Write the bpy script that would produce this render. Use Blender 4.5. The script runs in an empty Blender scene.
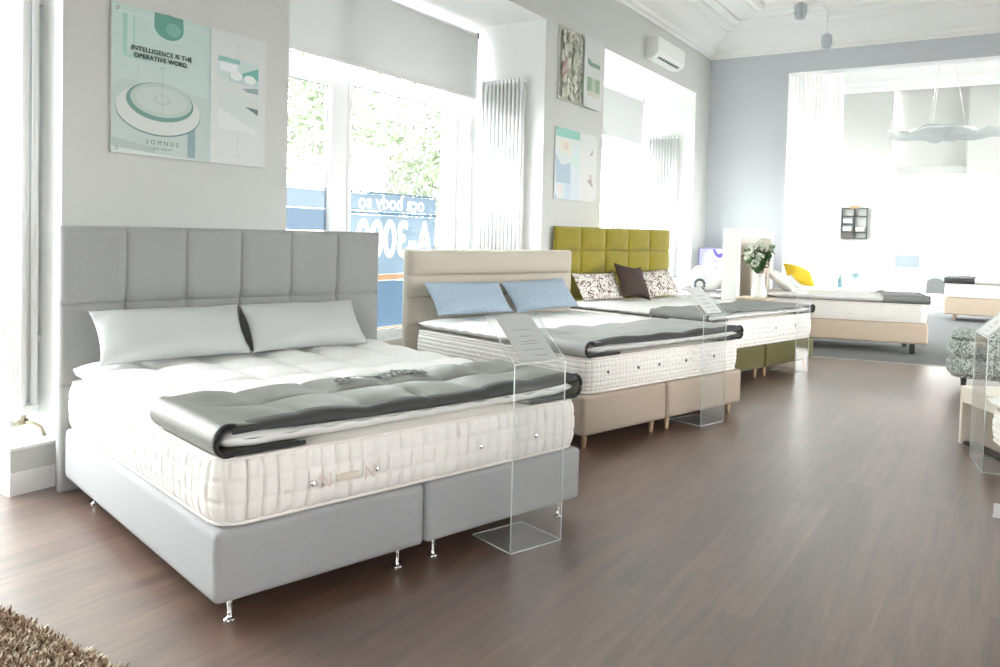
import bpy, bmesh, math, random
import numpy as np
from mathutils import Vector, Matrix
sc = bpy.context.scene
C = sc.collection
PI = math.pi
R = math.radians

# ---------------------------------------------------------------- camera
cam_d = bpy.data.cameras.new('camera')
cam = bpy.data.objects.new('camera', cam_d); C.objects.link(cam); sc.camera = cam
yaw, pitch, roll = R(122.06), R(-1.89), R(1.38)
fw = Vector((math.cos(yaw)*math.cos(pitch), math.sin(yaw)*math.cos(pitch), math.sin(pitch)))
r0 = Vector((math.sin(yaw), -math.cos(yaw), 0)); u0 = r0.cross(fw)
rr = r0*math.cos(roll) + u0*math.sin(roll); uu = u0*math.cos(roll) - r0*math.sin(roll)
M = Matrix((rr, uu, -fw)).transposed().to_4x4(); M.translation = Vector((0, 0, 1.40))
cam.matrix_world = M
cam_d.sensor_fit = 'HORIZONTAL'; cam_d.sensor_width = 36.0; cam_d.lens = 29.03
cam_d.shift_y = -0.0723; cam_d.clip_start = .05; cam_d.clip_end = 400

# ---------------------------------------------------------------- daylight
world = bpy.data.worlds.new('daylight'); sc.world = world; world.use_nodes = True
wn = world.node_tree.nodes; wl = world.node_tree.links
bg = wn['Background']
tc = wn.new('ShaderNodeTexCoord'); sp = wn.new('ShaderNodeSeparateXYZ'); ramp = wn.new('ShaderNodeValToRGB')
wl.new(tc.outputs['Generated'], sp.inputs[0]); wl.new(sp.outputs['Z'], ramp.inputs[0])
ramp.color_ramp.elements[0].position = 0.0; ramp.color_ramp.elements[0].color = (1.0, 1.0, .985, 1)
ramp.color_ramp.elements[1].position = 0.7; ramp.color_ramp.elements[1].color = (.96, .985, 1.0, 1)
wl.new(ramp.outputs[0], bg.inputs[0]); bg.inputs[1].default_value = 13.0
sc.view_settings.view_transform = 'Standard'; sc.view_settings.look = 'None'
sc.view_settings.gamma = 1.0; sc.view_settings.use_curve_mapping = False
sc.view_settings.exposure = 0.64
cy = sc.cycles
cy.use_denoising = True; cy.max_bounces = 10; cy.diffuse_bounces = 6; cy.glossy_bounces = 4
cy.transparent_max_bounces = 24; cy.transmission_bounces = 6; cy.sample_clamp_indirect = 12
cy.caustics_reflective = False; cy.caustics_refractive = False

# ---------------------------------------------------------------- materials
MATS = {}
def bsdf(m): return next(n for n in m.node_tree.nodes if n.type == 'BSDF_PRINCIPLED')
def mat(name, col, rough=.7, metal=0., noise=0., nscale=20., bump=0., bscale=200., sheen=0., spec=.5, stretch=None):
    if name in MATS: return MATS[name]
    m = bpy.data.materials.new(name); m.use_nodes = True; MATS[name] = m
    nt = m.node_tree; b = bsdf(m)
    b.inputs['Base Color'].default_value = (*col, 1); b.inputs['Roughness'].default_value = rough
    b.inputs['Metallic'].default_value = metal; b.inputs['Specular IOR Level'].default_value = spec
    if sheen: b.inputs['Sheen Weight'].default_value = sheen
    if noise or bump:
        t = nt.nodes.new('ShaderNodeTexCoord'); mp = nt.nodes.new('ShaderNodeMapping')
        nt.links.new(t.outputs['Object'], mp.inputs[0])
        if stretch: mp.inputs['Scale'].default_value = stretch
    if noise:
        n = nt.nodes.new('ShaderNodeTexNoise'); n.inputs['Scale'].default_value = nscale; n.inputs['Detail'].default_value = 5
        nt.links.new(mp.outputs[0], n.inputs['Vector'])
        mx = nt.nodes.new('ShaderNodeMix'); mx.data_type = 'RGBA'
        mx.inputs[6].default_value = (*[c*(1-noise) for c in col], 1)
        mx.inputs[7].default_value = (*[min(1, c*(1+noise)) for c in col], 1)
        nt.links.new(n.outputs['Fac'], mx.inputs[0]); nt.links.new(mx.outputs[2], b.inputs['Base Color'])
    if bump:
        n = nt.nodes.new('ShaderNodeTexNoise'); n.inputs['Scale'].default_value = bscale; n.inputs['Detail'].default_value = 3
        nt.links.new(mp.outputs[0], n.inputs['Vector'])
        bm_ = nt.nodes.new('ShaderNodeBump'); bm_.inputs['Strength'].default_value = bump; bm_.inputs['Distance'].default_value = .004
        nt.links.new(n.outputs['Fac'], bm_.inputs['Height']); nt.links.new(bm_.outputs[0], b.inputs['Normal'])
    return m

def clear_mat(name, tint=(1, 1, 1), ior=1.45, rough=.02, scale=1.0, haze=0.):
    m = bpy.data.materials.new(name); m.use_nodes = True; MATS[name] = m
    nt = m.node_tree; nt.nodes.remove(bsdf(m)); out = nt.nodes['Material Output']
    tr = nt.nodes.new('ShaderNodeBsdfTransparent'); tr.inputs[0].default_value = (*tint, 1)
    gl = nt.nodes.new('ShaderNodeBsdfGlossy'); gl.inputs['Roughness'].default_value = rough
    fr = nt.nodes.new('ShaderNodeLayerWeight'); fr.inputs[0].default_value = .5
    pw = nt.nodes.new('ShaderNodeMath'); pw.operation = 'POWER'; pw.inputs[1].default_value = 5; nt.links.new(fr.outputs['Facing'], pw.inputs[0])
    mu = nt.nodes.new('ShaderNodeMath'); mu.operation = 'MULTIPLY_ADD'; mu.inputs[1].default_value = .8*scale; mu.inputs[2].default_value = .035*scale
    mx = nt.nodes.new('ShaderNodeMixShader')
    nt.links.new(pw.outputs[0], mu.inputs[0]); nt.links.new(mu.outputs[0], mx.inputs[0])
    df = nt.nodes.new('ShaderNodeBsdfDiffuse'); df.inputs[0].default_value = (.85, .87, .86, 1)
    hz = nt.nodes.new('ShaderNodeMixShader'); hz.inputs[0].default_value = haze
    nt.links.new(tr.outputs[0], hz.inputs[1]); nt.links.new(df.outputs[0], hz.inputs[2])
    nt.links.new(hz.outputs[0], mx.inputs[1]); nt.links.new(gl.outputs[0], mx.inputs[2]); nt.links.new(mx.outputs[0], out.inputs[0])
    return m
def sheer_mat(name, col, see, trans):
    m = bpy.data.materials.new(name); m.use_nodes = True; MATS[name] = m
    nt = m.node_tree; nt.nodes.remove(bsdf(m)); out = nt.nodes['Material Output']
    tr = nt.nodes.new('ShaderNodeBsdfTransparent')
    d = nt.nodes.new('ShaderNodeBsdfDiffuse'); d.inputs[0].default_value = (*col, 1)
    t = nt.nodes.new('ShaderNodeBsdfTranslucent'); t.inputs[0].default_value = (*col, 1)
    a = nt.nodes.new('ShaderNodeMixShader'); a.inputs[0].default_value = trans
    b = nt.nodes.new('ShaderNodeMixShader'); b.inputs[0].default_value = see
    nt.links.new(d.outputs[0], a.inputs[1]); nt.links.new(t.outputs[0], a.inputs[2])
    nt.links.new(a.outputs[0], b.inputs[1]); nt.links.new(tr.outputs[0], b.inputs[2]); nt.links.new(b.outputs[0], out.inputs[0])
    return m

W_WHITE = mat('white_paint', (.86, .87, .86), .6)
W_GREY = mat('grey_wall_paint', (.60, .61, .59), .8, noise=.03, nscale=2)
W_BLUE = mat('pale_blue_grey_paint', (.59, .62, .65), .8, noise=.02, nscale=2)
CEIL = mat('ceiling_plaster', (.88, .88, .86), .85)
FARW = mat('warm_white_paint', (.64, .64, .62), .8)
GLASS = clear_mat('window_glass', (.97, .99, .98), 1.3, .0, .6)
ACRYL = clear_mat('clear_acrylic', (.975, .98, .978), 1.49, .01, 1.0, .025)
ACRYLF = clear_mat('scuffed_acrylic', (.97, .98, .975), 1.49, .03, .8, .10)
ACEDGE = mat('acrylic_edge', (.80, .85, .84), .2)
CHROME = mat('polished_chrome', (.8, .8, .8), .12, 1.0)
GREYFAB = mat('grey_weave', (.33, .337, .33), .9, noise=.10, nscale=90, bump=.5, bscale=500, sheen=.1)
GREYBASE = mat('blue_grey_weave', (.36, .365, .375), .9, noise=.08, nscale=120, bump=.4, bscale=500, sheen=.1)
BEIGE = mat('sand_weave', (.52, .475, .40), .9, noise=.06, nscale=90, bump=.4, bscale=500)
BEIGEB = mat('beige_weave', (.44, .365, .295), .9, noise=.10, nscale=90, bump=.4, bscale=500)
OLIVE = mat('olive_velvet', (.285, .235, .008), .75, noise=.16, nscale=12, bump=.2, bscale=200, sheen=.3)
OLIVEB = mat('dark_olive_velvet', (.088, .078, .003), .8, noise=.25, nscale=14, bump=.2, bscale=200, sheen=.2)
TICK = mat('ivory_ticking', (.84, .82, .78), .8, bump=.25, bscale=400)
TICKP = mat('mattress_tape', (.80, .75, .71), .8)
COTTON = mat('white_cotton', (.88, .88, .86), .85, bump=.2, bscale=300)
PILLOWG = mat('silver_grey_satin', (.50, .52, .52), .55, bump=.1, bscale=60)
RUNG = mat('grey_satin', (.185, .19, .17), .5, noise=.12, nscale=7, bump=.35, bscale=40, stretch=(3, 1, 1))
RUND = mat('charcoal_fabric', (.04, .042, .042), .7, noise=.2, nscale=30)
BLACKB = mat('black_binding', (.012, .012, .014), .6)
INK = mat('black_ink', (.02, .02, .02), .6)

def patterned(name, base, ink, scale=30, thr=(.46, .52), kind='noise', **kw):
    m = mat(name, base, .85, **kw); nt = m.node_tree; b = bsdf(m)
    t = nt.nodes.new('ShaderNodeTexCoord')
    if kind == 'noise':
        n = nt.nodes.new('ShaderNodeTexNoise'); n.inputs['Detail'].default_value = 1.5; n.inputs['Distortion'].default_value = 2.2; o = n.outputs['Fac']
    else:
        n = nt.nodes.new('ShaderNodeTexVoronoi'); n.feature = 'DISTANCE_TO_EDGE'; o = n.outputs['Distance']
    n.inputs['Scale'].default_value = scale
    r = nt.nodes.new('ShaderNodeValToRGB'); r.color_ramp.elements[0].position = thr[0]; r.color_ramp.elements[1].position = thr[1]
    r.color_ramp.elements[0].color = (*ink, 1); r.color_ramp.elements[1].color = (*base, 1)
    nt.links.new(t.outputs['Object'], n.inputs['Vector']); nt.links.new(o, r.inputs[0]); nt.links.new(r.outputs[0], b.inputs['Base Color'])
    return m
BLUEPIL = patterned('light_blue_jacquard', (.38, .46, .54), (.29, .38, .47), 60, (.40, .60))
SWIRL = patterned('cream_brown_swirl_print', (.72, .68, .64), (.13, .08, .06), 19, (.42, .48))
BROWN = mat('dark_brown_cloth', (.05, .029, .023), .8, bump=.3, bscale=100)
LATTICE = patterned('grey_green_scroll_print', (.60, .64, .60), (.17, .22, .20), 26, (.42, .54))

def floor_mat():
    m = bpy.data.materials.new('walnut_planks'); m.use_nodes = True; nt = m.node_tree; b = bsdf(m); N = nt.nodes; L = nt.links
    t = N.new('ShaderNodeTexCoord'); mp = N.new('ShaderNodeMapping'); mp.inputs['Rotation'].default_value = (0, 0, PI/2)
    L.new(t.outputs['Object'], mp.inputs[0])
    br = N.new('ShaderNodeTexBrick'); L.new(mp.outputs[0], br.inputs['Vector'])
    br.inputs['Scale'].default_value = 1; br.inputs['Brick Width'].default_value = 1.5; br.inputs['Row Height'].default_value = .185
    br.inputs['Mortar Size'].default_value = .0012; br.offset = .37; br.inputs['Bias'].default_value = 0
    br.inputs['Color1'].default_value = (.095, .051, .036, 1); br.inputs['Color2'].default_value = (.155, .095, .070, 1)
    br.inputs['Mortar'].default_value = (.09, .055, .042, 1)
    mg = N.new('ShaderNodeMapping'); mg.inputs['Scale'].default_value = (9, .7, 1); L.new(t.outputs['Object'], mg.inputs[0])
    n = N.new('ShaderNodeTexNoise'); n.inputs['Scale'].default_value = 2.6; n.inputs['Detail'].default_value = 8; n.inputs['Roughness'].default_value = .62; n.inputs['Distortion'].default_value = .6
    L.new(mg.outputs[0], n.inputs['Vector'])
    r = N.new('ShaderNodeValToRGB'); r.color_ramp.elements[0].position = .3; r.color_ramp.elements[0].color = (.45, .42, .40, 1)
    r.color_ramp.elements[1].position = .72; r.color_ramp.elements[1].color = (1.6, 1.58, 1.56, 1); L.new(n.outputs['Fac'], r.inputs[0])
    mx = N.new('ShaderNodeMix'); mx.data_type = 'RGBA'; mx.blend_type = 'MULTIPLY'; mx.inputs[0].default_value = 1
    L.new(br.outputs['Color'], mx.inputs[6]); L.new(r.outputs[0], mx.inputs[7]); L.new(mx.outputs[2], b.inputs['Base Color'])
    r2 = N.new('ShaderNodeMapRange'); r2.inputs['To Min'].default_value = .34; r2.inputs['To Max'].default_value = .50
    L.new(n.outputs['Fac'], r2.inputs[0]); L.new(r2.outputs[0], b.inputs['Roughness'])
    bu = N.new('ShaderNodeBump'); bu.inputs['Strength'].default_value = .12; bu.inputs['Distance'].default_value = .002
    L.new(n.outputs['Fac'], bu.inputs['Height']); L.new(bu.outputs[0], b.inputs['Normal'])
    b.inputs['Specular IOR Level'].default_value = .7
    b.inputs['Coat Weight'].default_value = 1.0; b.inputs['Coat Roughness'].default_value = .34; b.inputs['Coat IOR'].default_value = 1.75
    return m
FLOOR = floor_mat()

# ---------------------------------------------------------------- mesh helpers
def link(name, me, mats, parent=None, smooth=None):
    o = bpy.data.objects.new(name, me); C.objects.link(o)
    for m in (mats if isinstance(mats, (list, tuple)) else [mats]): me.materials.append(m)
    if parent: o.parent = parent
    if smooth is not None:
        me.shade_smooth() if smooth else None
    return o
def from_bm(name, bm, mats, parent=None, smooth=False):
    me = bpy.data.meshes.new(name); bm.to_mesh(me); bm.free()
    return link(name, me, mats, parent, smooth or None)
def pyd(name, v, f, mats, parent=None, smooth=True, mi=None):
    me = bpy.data.meshes.new(name); me.from_pydata([tuple(x) for x in v], [], [tuple(x) for x in f])
    if mi is not None: me.polygons.foreach_set('material_index', mi)
    me.update()
    return link(name, me, mats, parent, smooth or None)
def box(bm, x0, x1, y0, y1, z0, z1, bev=0., seg=2, mi=0):
    nb = bmesh.new()
    vs = [nb.verts.new((x, y, z)) for x in (x0, x1) for y in (y0, y1) for z in (z0, z1)]
    for f in ((0, 1, 3, 2), (4, 6, 7, 5), (0, 4, 5, 1), (2, 3, 7, 6), (0, 2, 6, 4), (1, 5, 7, 3)): nb.faces.new([vs[i] for i in f]).material_index = mi
    if bev: bmesh.ops.bevel(nb, geom=nb.edges[:], offset=bev, segments=seg, affect='EDGES', profile=.6)
    for f in nb.faces: f.material_index = mi
    bmesh.ops.recalc_face_normals(nb, faces=nb.faces)
    me = bpy.data.meshes.new('t'); nb.to_mesh(me); nb.free(); bm.from_mesh(me); bpy.data.meshes.remove(me)
def bx(name, x0, x1, y0, y1, z0, z1, m, parent=None, bev=0., seg=2):
    bm = bmesh.new(); box(bm, x0, x1, y0, y1, z0, z1, bev, seg); return from_bm(name, bm, m, parent, bool(bev) and seg > 2)
def tube(bm, pts, rad, n=10, caps=True, mi=0):
    pts = [Vector(p) for p in pts]; rings = []
    rad = rad if isinstance(rad, (list, tuple)) else [rad]*len(pts)
    for i, p in enumerate(pts):
        d = (pts[min(i+1, len(pts)-1)] - pts[max(i-1, 0)]).normalized()
        a = d.cross(Vector((0, 0, 1)));  a = d.cross(Vector((0, 1, 0))) if a.length < .1 else a
        a.normalize(); b = d.cross(a)
        rings.append([bm.verts.new(p + (a*math.cos(2*PI*k/n) + b*math.sin(2*PI*k/n))*rad[i]) for k in range(n)])
    for i in range(len(rings)-1):
        for k in range(n):
            f = bm.faces.new((rings[i][k], rings[i+1][k], rings[i+1][(k+1) % n], rings[i][(k+1) % n])); f.material_index = mi; f.smooth = True
    if caps:
        bm.faces.new(rings[0]).material_index = mi; bm.faces.new(rings[-1][::-1]).material_index = mi
def lathe(name, prof, m, parent=None, n=32, loc=(0, 0, 0), smooth=True):
    v = []; f = []
    for r_, z in prof:
        for k in range(n): v.append((loc[0]+r_*math.cos(2*PI*k/n), loc[1]+r_*math.sin(2*PI*k/n), loc[2]+z))
    for i in range(len(prof)-1):
        for k in range(n): f.append((i*n+k, i*n+(k+1) % n, (i+1)*n+(k+1) % n, (i+1)*n+k))
    f.append(tuple(range(n))[::-1]); f.append(tuple((len(prof)-1)*n+k for k in range(n)))
    return pyd(name, v, f, m, parent, smooth)
def thing(name, label, cat, loc=(0, 0, 0), rz=0., group=None, parent=None):
    o = bpy.data.objects.new(name, None); C.objects.link(o); o.location = loc; o.rotation_euler = (0, 0, rz)
    o.empty_display_size = .1
    tag(o, label, cat, group); return o
def tag(o, label, cat, group=None):
    o['label'] = label; o['category'] = cat
    if group: o['group'] = group
    return o
def struct(o): o['kind'] = 'structure'; return o
def copy_thing(root, label=None, loc=None, rz=None):
    def cp(o, par):
        c = o.copy(); C.objects.link(c)
        if par: c.parent = par
        for ch in [q for q in C.objects if q.parent == o]: cp(ch, c)
        return c
    c = cp(root, None)
    if label: c['label'] = label
    if loc is not None: c.location = loc
    if rz is not None: c.rotation_euler = (0, 0, rz)
    return c
def text(name, body, size, m, parent, loc, rot, align='CENTER', spacing=1.0, sx=1.0, mirror=False, warp=None, bold=0., depth=.0004):
    cu = bpy.data.curves.new('t', 'FONT'); cu.body = body; cu.size = size; cu.align_x = align; cu.space_character = spacing
    cu.extrude = depth; cu.offset = bold
    to = bpy.data.objects.new('t', cu); me = bpy.data.meshes.new_from_object(to)
    bpy.data.objects.remove(to); bpy.data.curves.remove(cu)
    X = Matrix.Translation(loc) @ rot.to_4x4() @ Matrix.Diagonal((sx*(-1 if mirror else 1), 1, 1, 1))
    me.transform(X)
    if warp:
        for v in me.vertices: v.co = warp(v.co)
    me.name = name
    return link(name, me, m, parent)
def axes(ex, ey):   # 3x3 rotation whose columns are ex, ey, ex x ey
    ex, ey = Vector(ex), Vector(ey); return Matrix((ex, ey, ex.cross(ey))).transposed()

# ================================================================ SETTING
WX = -4.28; GX = -5.25; YB = 13.32
def slab(name, boxes, mats, colour=None, parent=None):
    bm = bmesh.new()
    for b in boxes: box(bm, *b)
    if colour:
        for f in bm.faces: f.material_index = colour(f)
    return struct(from_bm(name, bm, mats, parent))
bm = bmesh.new()
vs = [bm.verts.new(p) for p in ((-5.5, -3.2, 0), (5.2, -3.2, 0), (5.2, 13.45, 0), (-5.5, 13.45, 0))]; bm.faces.new(vs)
vs2 = [bm.verts.new((v.co.x, v.co.y, -.12)) for v in vs]; bm.faces.new(vs2[::-1])
for i in range(4): bm.faces.new((vs[i], vs2[i], vs2[(i+1) % 4], vs[(i+1) % 4]))
struct(from_bm('floor', bm, FLOOR))
CARPET = mat('grey_carpet', (.17, .175, .18), .95, noise=.25, nscale=180, bump=.6, bscale=400)
slab('floor', [(-5.5, 6.5, 13.45, 21, -.12, 0.0)], CARPET)
bm = bmesh.new()
e0 = lambda x: 10.358+.158*(x+1.957)
vs = [bm.verts.new((x, y, .004)) for x, y in ((-5.15, e0(-5.15)), (4.99, e0(4.99)), (4.99, 13.46), (-5.15, 13.46))]; bm.faces.new(vs)
for i in range(4): a, b = vs[i], vs[(i+1) % 4]; bm.faces.new((a, b, bm.verts.new((b.co.x, b.co.y, 0)), bm.verts.new((a.co.x, a.co.y, 0))))
struct(from_bm('floor', bm, CARPET))
bm = bmesh.new(); box(bm, 0, 9.8, -.02, .015, 0, .007, .002, 1); o = from_bm('trim_7', bm, mat('aluminium_strip', (.6, .6, .58), .35, .8)); struct(o); o.location = (-4.7, e0(-4.7), 0); o.rotation_euler = (0, 0, math.atan(.158))
NI = [(0.15, 2.41), (4.0, 7.66), (9.15, 12.605)]     # window bays along the left wall
pill = [(-3.2, NI[0][0]), (NI[0][1], NI[1][0]), (NI[1][1], NI[2][0]), (NI[2][1], 13.62)]
slab('wall_left', [(-5.5, WX, a, b, 0, 5.0) for a, b in pill] + [(-5.5, WX, a, b, 3.73, 5.0) for a, b in NI] + [(-5.5, -5.18, a, b, 0, .30) for a, b in NI],
     [W_GREY, W_WHITE], lambda f: 0 if abs(f.normal.x) > .5 and f.calc_center_median().x > WX-.05 else 1)
slab('wall_back', [(WX, -3.02, YB, 13.62, 0, 5.0), (-3.02, 2.6, YB, 13.62, 4.07, 5.0), (2.6, 5.4, YB, 13.62, 0, 5.0)],
     [W_BLUE, W_WHITE], lambda f: 0 if f.normal.y < -.5 else 1)
slab('wall_right', [(5.0, 5.3, -3.2, 4.6, 0, 5), (5.0, 5.3, 6.4, 9.2, 0, 5), (5.0, 5.3, 11.4, 13.4, 0, 5)] +  # out-of-view wall; its two glassless openings are added to let in fill daylight
     [(5.0, 5.3, a, b, 3.3, 5) for a, b in ((4.6, 6.4), (9.2, 11.4))] + [(5.0, 5.3, a, b, 0, .5) for a, b in ((4.6, 6.4), (9.2, 11.4))],
     [W_GREY, W_WHITE], lambda f: 0 if f.normal.x < -.5 else 1)
slab('wall_rear', [(-5.5, -.2, -3.5, -3.2, 0, 5), (1.6, 5.3, -3.5, -3.2, 0, 5), (-.2, 1.6, -3.5, -3.2, 3.0, 5), (-.2, 1.6, -3.5, -3.2, 0, .5)], W_GREY)  # wall behind the camera, opening invented as a source of fill light
# ceiling with a frame of mouldings
bm = bmesh.new(); box(bm, -5.5, 5.3, -3.5, 13.62, 4.85, 5.0)
struct(from_bm('ceiling', bm, CEIL))
def moulding(name, prof, x0, x1, y0, y1, m):   # closed ring swept along a rectangle; prof = (inset, z)
    v = []; f = []; n = len(prof)
    for cx, cy, sx, sy in ((x0, y0, 1, 1), (x1, y0, -1, 1), (x1, y1, -1, -1), (x0, y1, 1, -1)):
        for a, z in prof: v.append((cx+sx*a, cy+sy*a, z))
    for i in range(4):
        j = (i+1) % 4
        for k in range(n):
            l = (k+1) % n; f.append((i*n+k, j*n+k, j*n+l, i*n+l))
    o = pyd(name, v, f, m, None, False); return struct(o)
CORN = [(0, 4.39), (.03, 4.385), (.035, 4.43), (.07, 4.44), (.08, 4.50), (.12, 4.515), (.20, 4.56), (.28, 4.63), (.33, 4.70), (.36, 4.715), (.37, 4.75), (.48, 4.765), (.50, 4.80), (.62, 4.81), (.63, 4.86), (0, 4.86)]
moulding('trim_1', CORN, WX, 5.0, -3.2, YB, CEIL)
RIB = [(0, 4.86), (0, 4.79), (.03, 4.77), (.05, 4.80), (.10, 4.80), (.12, 4.76), (.16, 4.76), (.18, 4.80), (.18, 4.86)]
moulding('trim_2', RIB, -3.30, -.55, -2, 12.25, CEIL)
moulding('trim_3', RIB, -.15, 4.0, -2, 12.25, CEIL)
# baseboards
def baseb(name, boxes): return slab(name, boxes, W_WHITE)
baseb('baseboard_left', [(WX, WX+.02, a, b, 0, .118) for a, b in pill] + [(WX, WX+.024, a, b, .10, .112) for a, b in pill])
baseb('baseboard_back', [(WX+.02, -3.02, YB-.02, YB, 0, .118), (WX+.02, -3.02, YB-.024, YB, .10, .112), (2.6, 5.0, YB-.02, YB, 0, .118)])
# boxed-in plinth below the near radiator
slab('trim_4', [(-5.15, -4.262, 2.142, 2.405, .118, .235)], [W_GREY, W_WHITE], lambda f: 0 if f.normal.x > .5 else 1)
slab('trim_5', [(-5.15, -4.250, 2.135, 2.408, .235, .25), (-5.15, -4.255, 2.138, 2.408, 0, .118)], W_WHITE)

# windows -----------------------------------------------------------
FR = mat('white_window_frame', (.88, .89, .90), .4)
FRG = mat('frame_gasket', (.30, .33, .33), .6)
def window(idx, x, a, b, z0, z1, mull, panes, side=1):
    """x plane, fixed frame around a..b, mullions (y0,y1), panes (y0,y1) get a sash"""
    bm = bmesh.new(); s = side
    X0, X1 = sorted((x, x+.09*s))
    box(bm, X0, X1, a+.06, b-.06, z0, z0+.06); box(bm, X0, X1, a+.06, b-.06, z1-.06, z1); box(bm, X0, X1, a, a+.06, z0, z1); box(bm, X0, X1, b-.06, b, z0, z1)
    for m0, m1 in mull: box(bm, X0, X1, m0, m1, z0+.06, z1-.06)
    w = from_bm(f'window_{idx}', bm, FR); struct(w)
    for p0, p1, ztop in panes:
        p0 += .003; p1 -= .003
        bm = bmesh.new(); S0, S1 = sorted((x+.02*s, x+.105*s))
        for q in ((p0+.045, p1-.045, z0+.06, z0+.12), (p0+.045, p1-.045, ztop-.07, ztop), (p0, p0+.045, z0+.06, ztop), (p1-.045, p1, z0+.06, ztop)): box(bm, S0, S1, *q, bev=.004, seg=1)
        sa = from_bm('sash', bm, FR, w)
        bm = bmesh.new(); G0, G1 = sorted((x+.05*s, x+.06*s))
        e = .05
        for q in ((p0+e-.006, p1-e+.006, z0+.12, z0+.128), (p0+e-.006, p1-e+.006, ztop-.078, ztop-.07), (p0+e-.006, p0+e+.004, z0+.1285, ztop-.0785), (p1-e-.004, p1-e+.006, z0+.1285, ztop-.0785)):
            box(bm, G0, G1+.04*s*0, *q)
        from_bm('gasket', bm, FRG, sa)
        bm = bmesh.new(); box(bm, x+.048*s, x+.052*s, p0+e, p1-e, z0+.12, ztop-.07)
        from_bm('pane', bm, GLASS, sa)
    return w
w1 = window(1, GX-.05, 4.0, 7.66, .30, 3.73, [(5.42, 5.60), (7.20, 7.36)], [(4.06, 5.42, 2.78), (5.60, 7.20, 2.83), (7.36, 7.62, 2.78)])
bm = bmesh.new(); box(bm, GX-.047, GX+.046, 4.063, 7.597, 2.793, 2.903); from_bm('transom', bm, FR, w1)
w2 = window(2, GX-.05, 9.15, 12.605, .30, 3.73, [(11.75, 11.90), (10.3, 10.45)], [(9.2, 10.3, 2.80), (10.45, 11.75, 2.80), (11.90, 12.55, 2.80)])
bm = bmesh.new(); box(bm, GX-.047, GX+.046, 9.213, 12.542, 2.803, 2.903); from_bm('transom', bm, FR, w2)
w3 = window(3, GX-.05, .15, 2.41, .30, 3.73, [(1.2, 1.35)], [(.2, 1.2, 2.8), (1.35, 2.36, 2.8)])
slab('window_4', [(-5.25, -5.06, a+.003, b-.003, .30, .345) for a, b in NI], W_WHITE)

# printed film on the shop window glass (reads mirrored from inside)
FILM = sheer_mat('pale_blue_window_film', (.066, .086, .108), .01, .8)
FILMD = sheer_mat('blue_window_film', (.036, .055, .080), .01, .8)
FILMO = sheer_mat('orange_window_film', (.12, .075, .045), .01, .8)
FILMW = sheer_mat('white_window_film', (.25, .25, .25), .01, .85)
fx = GX+.004
decal = thing('window_decal', 'pale blue see-through film with mirrored white lettering and orange stripes on the shop window glass', 'window decal', (fx, 5.5, 0))
def film(name, y0, y1, z0, z1, m, dx=0): return pyd(name, [(dx, y0-5.5, z0), (dx, y1-5.5, z0), (dx, y1-5.5, z1), (dx, y0-5.5, z1)], [(0, 1, 2, 3)], m, decal, False)
from mathutils.bvhtree import BVHTree
def letter_tree(body, size, y, z, sx, bold):
    o_ = text('t', body, size, FILMW, None, (0, y, z), axes((0, 1, 0), (0, 0, 1)), sx=sx, mirror=True, bold=bold, depth=0)
    me = o_.data; tr_ = BVHTree.FromPolygons([v_.co for v_ in me.vertices], [tuple(p_.vertices) for p_ in me.polygons])
    bpy.data.objects.remove(o_); bpy.data.meshes.remove(me); return tr_
LT = [letter_tree('A-3000', .50, .88, 1.16, .80, .016), letter_tree('oca body so', .20, .82, 1.625, 1.05, .004)]
def inked(y, z):
    p_ = Vector((1, y, z)); return any(t_.ray_cast(p_, Vector((-1, 0, 0)))[0] is not None for t_ in LT)
def sheet(y0, y1, z0, z1, m, cut):     # film with the letters left white
    if not cut: film('film_panel', y0, y1, z0, z1, m); return
    c_ = .0065; ny, nz = int((y1-y0)/c_), int((z1-z0)/c_); dy, dz = (y1-y0)/ny, (z1-z0)/nz
    V = [[(.0, y0-5.5+dy*i_, z0+dz*k_) for i_ in range(ny+1)] for k_ in range(nz+1)]; V = [p_ for r_ in V for p_ in r_]
    F = ([], [])
    for k_ in range(nz):
        for i_ in range(ny):
            a_ = k_*(ny+1)+i_; F[inked(y0-5.5+dy*(i_+.5), z0+dz*(k_+.5))].append((a_, a_+1, a_+ny+2, a_+ny+1))
    pyd('film_panel', V, F[0], m, decal, False)
    if F[1]: pyd('lettering', V, F[1], FILMW, decal, False)
for (y0, y1) in ((4.12, 5.37), (5.66, 7.04)):
    L_ = y0 < 5
    sheet(y0, y1, 1.60, 1.765, FILM, not L_); sheet(y0, y1, 1.40 if L_ else 1.565, 1.595, FILMD, False)
    sheet(y0, y1, .98, 1.395 if L_ else 1.56, FILM, not L_)
    film('film_panel', y0, y1, .45, .91, FILMD); film('stripe', y0, y1, .92, .975, FILMO); film('stripe', y0, y1, .43, .448, FILMO)
    film('stripe', y0, y1, 1.768, 1.785, FILMD)

# roller blinds
BLIND = sheer_mat('grey_screen_fabric', (.64, .65, .64), .012, .17)
def blind(label, y0, y1, z0, z1):
    t = thing('roller_blind', label, 'blind', (-5.10, (y0+y1)/2, z1)); w = (y1-y0)/2; h = z1-z0
    bx('blind_fabric', -.001, .001, -w, w, -h, 0, BLIND, t)
    bx('bottom_rail', -.006, .006, -w, w, -h-.025, -h, mat('blind_rail', (.72, .73, .72), .5), t)
    bm = bmesh.new(); tube(bm, [(-.02, -w, 0), (-.02, w, 0)], .024, 12); from_bm('roller', bm, mat('blind_rail', (0, 0, 0)), t)
    for s in (-1, 1): bx('bracket', -.045, .01, s*w-.006, s*w+.006, -.032, .03, mat('dark_bracket', (.08, .08, .08), .5), t)
    return t
blind('grey screen roller blind half lowered over the large shop window with lettering', 4.06, 7.57, 2.93, 3.62)
blind('grey screen roller blind in the far window bay beside the olive headboard', 9.2, 12.45, 2.93, 3.62)

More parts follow.
